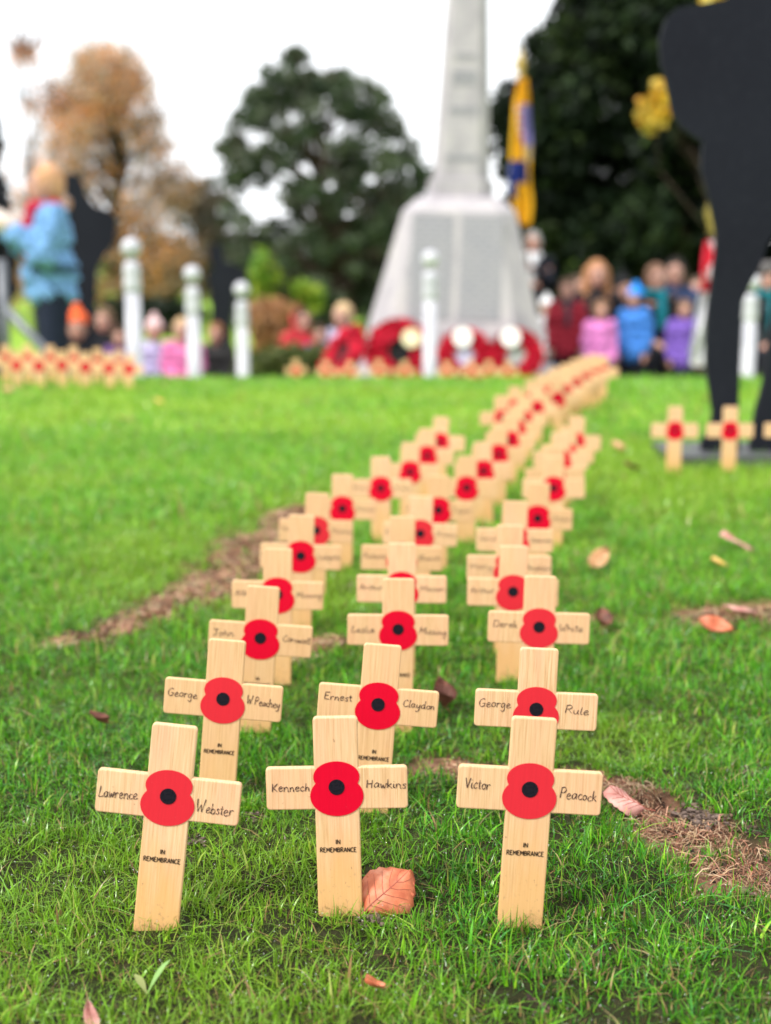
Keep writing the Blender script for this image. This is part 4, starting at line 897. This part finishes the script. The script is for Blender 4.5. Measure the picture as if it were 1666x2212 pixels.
    if hat:
        kind, hcol = hat
        if kind == 'bobble':
            q = Blob().ell(P(0, .004, hc[2] + .034 * hd), P(.064 * hd, .070 * hd, .060 * hd)).ell(P(0, .004, hc[2] + .102 * hd), P(.026 * hd, .026 * hd, .026 * hd))
            hm_ = q.build('hat', .011, 1, [cm(hcol)]); bm = bmesh.new(); bm.from_mesh(hm_); bmesh.ops.delete(bm, geom=[v for v in bm.verts if v.co.z < (hc[2] + .012 * hd) * S], context='VERTS'); bm.to_mesh(hm_); bm.free(); ob('woolly_hat', hm_, e)
        elif kind == 'cap':
            V, F = lathe([(.066 * S, (hc[2] + .02) * S), (.070 * S, (hc[2] + .05) * S), (.075 * S, (hc[2] + .066) * S), (.05 * S, (hc[2] + .082) * S), (.01 * S, (hc[2] + .088) * S)], 18); ob('flat_cap', mesh('flat_cap', V, F, [cm(hcol)], True), e)
        elif kind == 'helmet':
            z = hc[2] + .005; prof = [(.088, 0), (.084, .006), (.070, .018), (.069, .05), (.063, .09), (.048, .125), (.022, .148), (.010, .152), (.010, .162), (.002, .166)]
            h_ = ob('helmet', mesh('helmet', *lathe([(r_ * S, (z + q) * S) for r_, q in prof], 22), [cm(hcol)], True), e); ob('helmet_band', mesh('helmet_band', *lathe([(.0715 * S, (z + .022) * S), (.0715 * S, (z + .044) * S)], 22), [cm((.30, .31, .36))], True), h_)
    if scarf:
        n = 26; V, F = [], []
        for i in range(n):
            a_ = 2 * math.pi * i / n
            for j in range(8):
                bq = 2 * math.pi * j / 8; V.append(P((.05 + .018 * math.cos(bq)) * math.cos(a_), (.046 + .018 * math.cos(bq)) * math.sin(a_), .845 + d + .02 * math.sin(bq) + .006 * math.sin(a_ * 3)))
        for i in range(n):
            for j in range(8): F.append((i * 8 + j, ((i + 1) % n) * 8 + j, ((i + 1) % n) * 8 + (j + 1) % 8, i * 8 + (j + 1) % 8))
        so = ob('scarf', mesh('scarf', V, F, [cm(scarf)], True), e); q = Blob().chain([(P(.012, -.066, .84 + d), .024 * S), (P(.014, -.090, .74 + d), .026 * S), (P(.01, -.092, .66 + d), .024 * S)]); ob('scarf_end', q.build('scarf_end', .012, 1, [cm(scarf)]), so)
    if mitts:
        for i in (0, 1): f_ = np.array(fd[i].normalized()); W = np.array(wr[i]); ob('mitten', Blob().chain([(tuple(W), .030 * S), (tuple(W + f_ * .045 * S), .036 * S), (tuple(W + f_ * .085 * S), .026 * S)]).build('mitten', .012, 1, [cm(mitts)]), e)
    if belt:
        n = 28; V = [P((.087 + bulk * 1.3) * math.cos(2 * math.pi * i / n), (.062 + bulk * 1.3) * math.sin(2 * math.pi * i / n), z) for z in (.585, .615) for i in range(n)]; ob('belt', mesh('belt', V, [(i, (i + 1) % n, n + (i + 1) % n, n + i) for i in range(n)], [cm(belt)]), e)
    return e, S
DK = (.012, .013, .018); NAVY = (.018, .024, .055)
GINGER, BROWN, BLOND, GREY = (.42, .20, .09), (.05, .028, .018), (.52, .36, .20), (.3, .29, .28)
person(100, 358, 8.9, 'person in pale blue belted coat, red scarf and jeans, hands raised', 'photo', (.13, .32, .62), (.012, .016, .035), (.50, .27, .15), -66, 1.0, None, (.42, .02, .05), False, (.72, .62, .56), belt=(.03, .07, .12), bulk=.034)
person(-40, 250, 9.4, 'person in black uniform and tall dark helmet with a silver band, mostly out of frame', 'stand', DK, DK, BROWN, -90, 1.0, ('helmet', (.010, .011, .018)))
person(165, 666, 10.8, 'child in bright orange hat sitting below the dark silhouette', 'floor', DK, DK, BROWN, 10, 1.3, ('bobble', (.80, .13, .04)))
person(226, 668, 13.2, 'child with brown hair and black coat beside the tall white post', 'floor', DK, DK, (.16, .10, .06), -8, 1.3)
person(259, 708, 12.4, 'small child in purple jacket partly behind the tall white post', 'floor', (.20, .08, .28), DK, BROWN, 5, 1.3)
person(333, 684, 12.8, 'child in pale lilac jacket and pink white hat between two posts', 'floor', (.50, .44, .70), DK, BLOND, 0, 1.3, ('bobble', (.72, .50, .50)))
person(393, 690, 12.6, 'child in bright pink jacket beside the middle white post', 'floor', (.76, .16, .42), DK, BLOND, 6, 1.3)
person(467, 700, 13.0, 'child in dark clothes between the middle and thin white posts', 'floor', (.03, .03, .03), DK, (.20, .09, .04), -5, 1.3)
person(652, 668, 13.4, 'child in red hooded jacket beside the low hedge', 'floor', (.62, .015, .03), DK, BROWN, 25, 1.2, hood=True)
person(692, 704, 13.0, 'small child in dark purple jacket beside the red hood', 'floor', (.11, .05, .25), NAVY, BROWN, 0, 1.3)
person(742, 658, 13.2, 'fair haired child in pale lilac jacket left of the memorial', 'floor', (.50, .44, .62), NAVY, BLOND, -20, 1.3)
person(1226, 604, 11.2, 'child in dark red coat with grey scarf right of the memorial', 'stand', (.42, .008, .03), DK, (.12, .07, .05), -10, 1.25, None, (.05, .05, .065))
person(1182, 640, 12.3, 'small child in white hat and pale jacket at the memorial corner', 'stand', (.62, .62, .63), DK, BLOND, 10, 1.35, ('bobble', (.75, .75, .75)))
person(1290, 564, 11.9, 'woman with long ginger hair seated behind the pink child', 'seat', DK, DK, (.36, .17, .08), 0, 1.0, None, None, True)
person(1298, 652, 10.8, 'toddler in bright pink jacket in front of the long haired woman', 'stand', (.78, .20, .60), DK, (.22, .12, .07), 5, 1.4)
person(1374, 616, 11.0, 'child in bright blue hat and blue jacket', 'stand', (.02, .20, .66), DK, BROWN, -35, 1.3, ('bobble', (.03, .24, .74)))
person(1418, 572, 11.8, 'seated adult in black coat with teal scarf', 'seat', (.014, .013, .016), DK, (.22, .12, .08), 8, 1.0, None, (.01, .20, .25))
person(1460, 560, 12.3, 'seated man with dark hair in navy jacket behind the teal scarf', 'seat', (.03, .06, .16), DK, (.02, .016, .014), -12, 1.0)
person(1480, 650, 10.9, 'toddler in violet jacket beside the hanging white flag', 'stand', (.18, .08, .48), DK, (.14, .08, .05), -10, 1.4)
person(1662, 558, 11.2, 'seated person in grey cap and dark coat behind the big silhouette', 'seat', (.02, .03, .035), DK, GREY, 0, 1.0, ('cap', (.13, .12, .12)), (.01, .16, .19))
pe_, PS = person(1152, 502, 16.0, 'flag bearer in dark uniform with white collar behind the memorial', 'bearer', (.012, .014, .024), DK, GREY, -10, 1.0, None, (.74, .74, .76))
person(1346, 590, 13.4, 'adult in black hat and coat behind the blue hatted child', 'seat', (.010, .010, .012), DK, BROWN, 20, 1.0, ('bobble', (.012, .012, .014)))
person(1508, 600, 13.2, 'adult in dark grey coat behind the violet toddler', 'seat', (.03, .03, .034), DK, (.10, .07, .05), -25, 1.0)
person(1250, 596, 13.2, 'adult in charcoal coat behind the dark red coat', 'seat', (.022, .022, .026), DK, (.07, .045, .03), 15, 1.0)
# benches for the seated adults
TIMBER = cloth_mat('bench_timber', (.13, .085, .05), .7, .3, 8)
def bench(px, Yd, wd, label):
    p = at_y(px, 700, Yd); g0 = float(terr(Yd)) + .012; e = empty('park_bench', (p[0], Yd, g0)); tag(e, label, 'bench', 'benches under the crowd')
    def bx(x0, x1, y0, y1, z0, z1, nm_):
        V = [(x, y, z) for z in (z0, z1) for x, y in ((x0, y0), (x1, y0), (x1, y1), (x0, y1))]; ob(nm_, mesh(nm_, V, [(3, 2, 1, 0), (0, 1, 5, 4), (1, 2, 6, 5), (2, 3, 7, 6), (3, 0, 4, 7), (4, 5, 6, 7)], [TIMBER]), e)
    for i in range(4): bx(-wd / 2, wd / 2, -.17 + i * .1, -.09 + i * .1, .27, .30, 'seat_slat')
    for sx_ in (-1, 1):
        for y in (-.14, .16): bx(sx_ * (wd / 2 - .1) - .03, sx_ * (wd / 2 - .1) + .03, y - .03, y + .03, 0, .268, 'leg')
bench(1290, 11.98, .8, 'low timber bench under the long haired woman'); bench(1440, 12.1, 1.1, 'low timber bench under the teal scarf and navy jacket'); bench(1346, 13.48, .7, 'low timber bench under the black hatted adult'); bench(1508, 13.28, .7, 'low timber bench under the dark grey coat'); bench(1250, 13.28, .7, 'low timber bench under the charcoal coat'); bench(1665, 11.28, .8, 'low timber bench behind the big silhouette')

# ------------------------------------------------------------------ flags
def flag(label, name, rows, Yd, mats, pick, pole=None, gname=None, seed=0):
    """rows: (py, px_left, px_right) of the hanging cloth"""
    cx_ = sum((r_[1] + r_[2]) / 2 for r_ in rows) / len(rows); top = at_y(cx_, rows[0][0], Yd); g0 = float(terr(Yd)); e = empty(name, (top[0], Yd, g0)); tag(e, label, 'flag', gname)
    nu, nv = 40, 18; V, F, M_ = [], [], []; pys = [r_[0] for r_ in rows]
    for i in range(nu):
        py = pys[0] + (pys[-1] - pys[0]) * i / (nu - 1); l = np.interp(py, pys, [r_[1] for r_ in rows]); r2 = np.interp(py, pys, [r_[2] for r_ in rows])
        for j in range(nv):
            s = j / (nv - 1); q = at_y(l + (r2 - l) * (s + .04 * math.sin(s * 14 + i * .15)), py, Yd); V.append((q[0] - top[0], .05 * math.sin(s * 15 + i * .12 + seed) + .02 * math.sin(i * .35 + s * 4), q[2] - g0))
    for i in range(nu - 1):
        for j in range(nv - 1): F.append((i * nv + j, i * nv + j + 1, (i + 1) * nv + j + 1, (i + 1) * nv + j)); M_.append(pick(i / (nu - 2), j / (nv - 2)))
    m = mesh('cloth', V, F, mats, True); m.polygons.foreach_set('material_index', M_); ob('cloth', m, e)
    if pole:
        a_, b = at_y(pole[0], pole[1], Yd), at_y(pole[2], pole[3], Yd); bm = bmesh.new(); tube(bm, (a_[0] - top[0], .09, a_[2] - g0), (b[0] - top[0], .09, b[2] - g0), .016); ob('pole', bm_mesh('pole', bm, [TIMBER], True), e)
        V, F = lathe([(.02, 0), (.035, .02), (.02, .05), (.045, .10), (.05, .15), (.02, .26), (.004, .32)], 12); f_ = ob('finial', mesh('finial', V, F, [cm((.50, .36, .10))], True), e); f_.location = (b[0] - top[0], .09, b[2] - g0)
    return e
GOLD = cm((.74, .40, .015))
def pick1(u, v):
    v2 = v + .12 * math.sin(u * 9)
    if u < .17: return 0
    if u < .40: return 0 if v2 < .34 else ((1 if int(u * 40) % 2 else 2) if v2 < .62 else 3)
    if u < .57: return 0 if v2 < .55 else (3 if u < .47 else 4)
    if u < .72: return 5 if v2 < .75 + (u - .57) else 0
    return 5 if (u < .84 and v2 < .3) else 0
flag('hanging blue and gold standard with union colours beside the memorial', 'parade_flag', [(168, 1120, 1138), (220, 1110, 1144), (300, 1104, 1148), (380, 1102, 1146), (440, 1106, 1152), (485, 1124, 1146)], 15.6, [GOLD, cm((.72, .22, .20)), cm((.74, .66, .66)), cm((.28, .26, .52)), cm((.45, .36, .20)), cm((.015, .03, .17))], pick1, (1146, 640, 1126, 168), 'flags', 0)
def pick2(u, v): return (0 if v < .35 + .25 * math.sin(u * 14) else 1) if u < .30 else (0 if u < .42 else 1)
flag('drooping white and red flag beside the big silhouette', 'hanging_flag', [(520, 1528, 1548), (580, 1516, 1548), (640, 1508, 1542), (700, 1500, 1530), (760, 1490, 1524), (790, 1492, 1520)], 9.4, [cm((.66, .02, .045)), cm((.76, .74, .80))], pick2, (1532, 860, 1545, 505), 'flags', 2)

# ------------------------------------------------------------------ trees, hedges and shrubs
def crown_mesh(name, centres, radii, n, size, pal, seed, squash=1.0, elong=1.6, mat=None):
    g = np.random.default_rng(seed); C = np.array(centres); rd = np.array(radii); pw = rd ** 2; k_ = g.choice(len(C), n, p=pw / pw.sum())
    dr = g.normal(size=(n, 3)); dr /= np.linalg.norm(dr, axis=1)[:, None]; rr = g.random(n) ** .45
    pos = C[k_] + dr * (rr * rd[k_])[:, None] * np.array([1, 1, squash])
    a1 = g.normal(size=(n, 3)); a1 /= np.linalg.norm(a1, axis=1)[:, None]; b1 = np.cross(a1, g.normal(size=(n, 3))); b1 /= np.linalg.norm(b1, axis=1)[:, None] + 1e-9
    s = size * g.uniform(.6, 1.4, n)[:, None]
    V = np.stack([pos - a1 * s * elong / 2, pos + b1 * s / 2, pos + a1 * s * elong / 2, pos - b1 * s / 2], 1).reshape(-1, 3); B = np.arange(n)[:, None] * 4
    pal = np.array(pal); cl = g.integers(0, len(pal), len(C)); ci = np.where(g.random(n) < .55, cl[k_], g.integers(0, len(pal), n)); c = pal[ci] * g.uniform(.7, 1.3, (n, 1))
    return big_mesh(name, V, None, B + np.array([0, 1, 2, 3]), np.repeat(c, 4, 0), [mat or LEAF])
def limbs(bm, base, tips, r0, g):
    base = Vector(base)
    for t in tips:
        t = Vector(t); st = base.lerp(Vector((base.x, base.y, t.z)), g.uniform(.5, .85)); m1 = st.lerp(t, .5) + Vector((g.gauss(0, .12), g.gauss(0, .12), g.uniform(0, .2))); rr = r0 * g.uniform(.25, .45)
        tube(bm, st, m1, rr, rr * .6, 6); tube(bm, m1, t, rr * .6, rr * .2, 6)
def tree(name, label, px, Yd, fill, n, size, pal, seed, trunk_r, cat='tree', group='trees behind the crowd', twigs=0, nclump=40, clump=(.35, .7), squash=.8, top=None, elong=1.6, mat=None, nlimb=None):
    """fill(rand) -> a clump centre in pixels (px, py) and a depth offset, chosen inside the outline seen in the photo"""
    g = random.Random(seed); b = at_y(px, 600, Yd); g0 = float(terr(Yd)); e = empty(name, (b[0], Yd, g0)); tag(e, label, cat, group)
    cs = []; rs = []
    for _ in range(nclump):
        x, y, dy = fill(g); q = at_y(x, y, Yd); cs.append((q[0] - b[0], dy, q[2] - g0)); rs.append(g.uniform(*clump))
    zt_ = max(c[2] for c in cs); bm = bmesh.new(); tz = zt_ * (top or .75); P = [Vector((g.gauss(0, .04) * i, g.gauss(0, .04) * i, tz * i / 5)) for i in range(6)]
    for i in range(5): tube(bm, P[i], P[i + 1], trunk_r * (1 - i / 5.6), trunk_r * (1 - (i + 1) / 5.6), 10)
    limbs(bm, (0, 0, 0), cs[::max(1, nclump // (nlimb or 45))], trunk_r, g)
    for _ in range(twigs):
        c = Vector(g.choice(cs[::max(1, nclump // (nlimb or 45))])); d_ = Vector((g.gauss(0, .6), g.gauss(0, .4), g.uniform(.1, 1))).normalized(); tube(bm, c, c + d_ * g.uniform(.5, 1.2), .022, .006, 4)
    ob('trunk', bm_mesh('trunk', bm, [BARK], True), e); ob('crown', crown_mesh('crown', cs, rs, n, size, pal, seed, squash, elong, mat), e)
    return e
def ell(cx_, cy_, rx, ry, dep, hollow=.2):
    def f(g):
        while True:
            u, v, w_ = g.uniform(-1, 1), g.uniform(-1, 1), g.uniform(-1, 1); r_ = u * u + v * v + w_ * w_
            if hollow < r_ < 1: return cx_ + u * rx, cy_ + v * ry, w_ * dep
    return f
def multi(*fs):
    ws = [f[0] for f in fs]; fn = [f[1] for f in fs]
    return lambda g: g.choices(fn, ws)[0](g)
DKG = [(.006, .013, .005), (.008, .018, .006), (.015, .030, .008), (.004, .009, .004), (.026, .044, .010)]
EVG = [(.050, .080, .036), (.065, .095, .045), (.030, .052, .024), (.10, .125, .070), (.12, .135, .095)]
AUT = [(.72, .31, .09), (.66, .31, .13), (.44, .34, .25), (.68, .36, .16), (.40, .33, .25), (.54, .43, .34)]
# dark yew filling the space behind the crowd
def yew_fill(g):
    y = g.uniform(-420, 800); left = np.interp(y, [-420, -200, 0, 100, 200, 330, 500, 700, 800], [1400, 1290, 1205, 1140, 1080, 1070, 1110, 1150, 1160]); right = np.interp(y, [-420, 0, 300, 800], [1500, 1780, 1900, 1900])
    cxm, hw = (left + right) / 2, (right - left) / 2 - 28; u = g.uniform(-1, 1); w_ = g.uniform(-1, 1) * math.sqrt(max(0, 1 - u * u)); return cxm + u * hw, y, w_ * 1.9
tree('yew_tree', 'massive dark green yew behind the crowd and flag', 1480, 20.5, yew_fill, 105000, .088, DKG, 3, .30, nclump=330, clump=(.28, .52), squash=1.25, top=.9, elong=2.2, mat=NEEDLE, nlimb=24)
def outline(ys, ls, rs_, dep, holes=(), pad=12):
    def f(g):
        while True:
            y = g.uniform(ys[0], ys[-1]); l, r_ = np.interp(y, ys, ls) + pad, np.interp(y, ys, rs_) - pad; u = g.uniform(-1, 1); x = (l + r_) / 2 + u * (r_ - l) / 2
            if any((x - hx) ** 2 + (y - hy) ** 2 < hr_ * hr_ for hx, hy, hr_ in holes): continue
            return x, y, g.uniform(-1, 1) * dep * math.sqrt(1 - u * u)
    return f
holly = outline([165, 200, 300, 400, 500, 600, 720], [585, 515, 475, 470, 470, 480, 500], [780, 855, 890, 945, 975, 975, 950], 2.2, [(650, 240, 26), (725, 265, 24), (690, 345, 42), (560, 430, 36), (605, 405, 26), (540, 300, 18), (800, 300, 20)])
tree('holly_tree', 'round dark evergreen tree left of the memorial shaft', 690, 36, multi((60, holly), (1, ell(640, 122, 20, 8, .2, 0))), 30000, .105, EVG, 5, .20, nclump=520, clump=(.12, .44), twigs=260, nlimb=90)
autumn = outline([130, 200, 300, 400, 500, 640], [190, 140, 105, 60, -20, -60], [270, 335, 370, 410, 425, 430], 2.2, [(395, 480, 34), (300, 330, 16)])
tree('autumn_tree', 'tall thinning tree with orange and brown autumn leaves', 265, 38, autumn, 26000, .068, AUT, 7, .16, nclump=330, clump=(.3, .9), twigs=600, nlimb=100)
tree('copper_tree', 'sparse young tree with pale coral leaves at the upper corner', 70, 30, multi((2, ell(55, 120, 30, 14, .2, 0)), (3, ell(110, 220, 60, 36, .4, 0)), (4, ell(60, 420, 110, 80, .8, 0))), 800, .06, [(.62, .25, .15), (.55, .28, .16), (.66, .34, .24)], 9, .022, nclump=46, clump=(.2, .5), twigs=60, top=.95)
tree('golden_sapling', 'slim sapling with bright yellow leaves beside the big silhouette', 1560, 9.2, multi((5, ell(1421, 225, 24, 62, .12, 0)), (1, ell(1400, 235, 14, 26, .08, 0)), (1.2, ell(1535, 8, 26, 16, .1, 0)), (1, ell(1560, -120, 60, 60, .2, 0))), 620, .055, [(.66, .40, .03), (.60, .42, .06), (.52, .44, .08), (.66, .33, .05)], 12, .012, nclump=24, clump=(.05, .09), top=.98, elong=1.3, nlimb=5)
BR_ = [(.12, .095, .065), (.16, .13, .095), (.08, .08, .05), (.19, .13, .075), (.07, .08, .045)]
for i, (px, Yd, rx, py, ry, pal, lab) in enumerate([
    (430, 47, 75, 520, 135, BR_, 'brown leafless thicket between the autumn tree and the evergreen'),
    (560, 48, 80, 600, 90, BR_, 'low brown thicket behind the thin white post'),
    (850, 46, 90, 510, 105, EVG, 'dark rounded bush touching the memorial plinth'),
    (1010, 48, 95, 520, 120, BR_, 'brown bush hidden behind the memorial shaft'),
    (330, 44, 95, 590, 75, BR_, 'brown scrub below the autumn tree'),
    (90, 46, 130, 560, 100, BR_, 'brown scrub behind the person in blue coat'),
    (-120, 46, 130, 520, 130, BR_, 'brown scrub beyond the picture edge'),
    (700, 46, 140, 600, 90, EVG, 'dark bushes under the round evergreen tree')]):
    tree('bush', lab, px, Yd, ell(px, py, rx, ry, 1.2, 0), (9000 if pal is EVG else 4800), .12, pal, 30 + i, .06, 'bush', 'bushes in the distance', nclump=44, clump=(.3, .7), twigs=30)
tree('lime_shrub', 'bright yellow green shrub below the round evergreen', 590, 27, multi((3, ell(575, 600, 30, 70, .4, 0)), (2, ell(660, 640, 40, 35, .4, 0))), 2600, .10, [(.20, .33, .03), (.30, .36, .04), (.13, .26, .03)], 50, .05, 'shrub', 'shrubs near the crowd', nclump=70, clump=(.07, .2))
def hedge(name, label, x0, x1, y0, y1, Yd, dep, n, size, pal, seed):
    tree(name, label, (x0 + x1) / 2, Yd, lambda g: (g.uniform(x0, x1), g.uniform(y0, y1), g.uniform(-dep, dep)), n, size, pal, seed, .04, 'hedge', 'hedges near the crowd', nclump=46, clump=(.13, .22))
hedge('beech_hedge', 'clipped orange brown hedge beside the thin white post', 556, 632, 655, 790, 19, .35, 5200, .06, [(.42, .21, .09), (.50, .27, .13), (.34, .18, .08)], 60)
hedge('box_hedge', 'low olive green hedge in front of the orange one', 550, 705, 775, 830, 11.5, .3, 5600, .04, [(.075, .10, .02), (.11, .14, .03), (.05, .075, .018)], 61)
hedge('shade_hedge', 'long dark hedge added for the shade behind the sitting children', 150, 430, 660, 720, 22.5, .3, 7000, .06, DKG, 62)  # dark leaf mass added to stand for shade behind the children
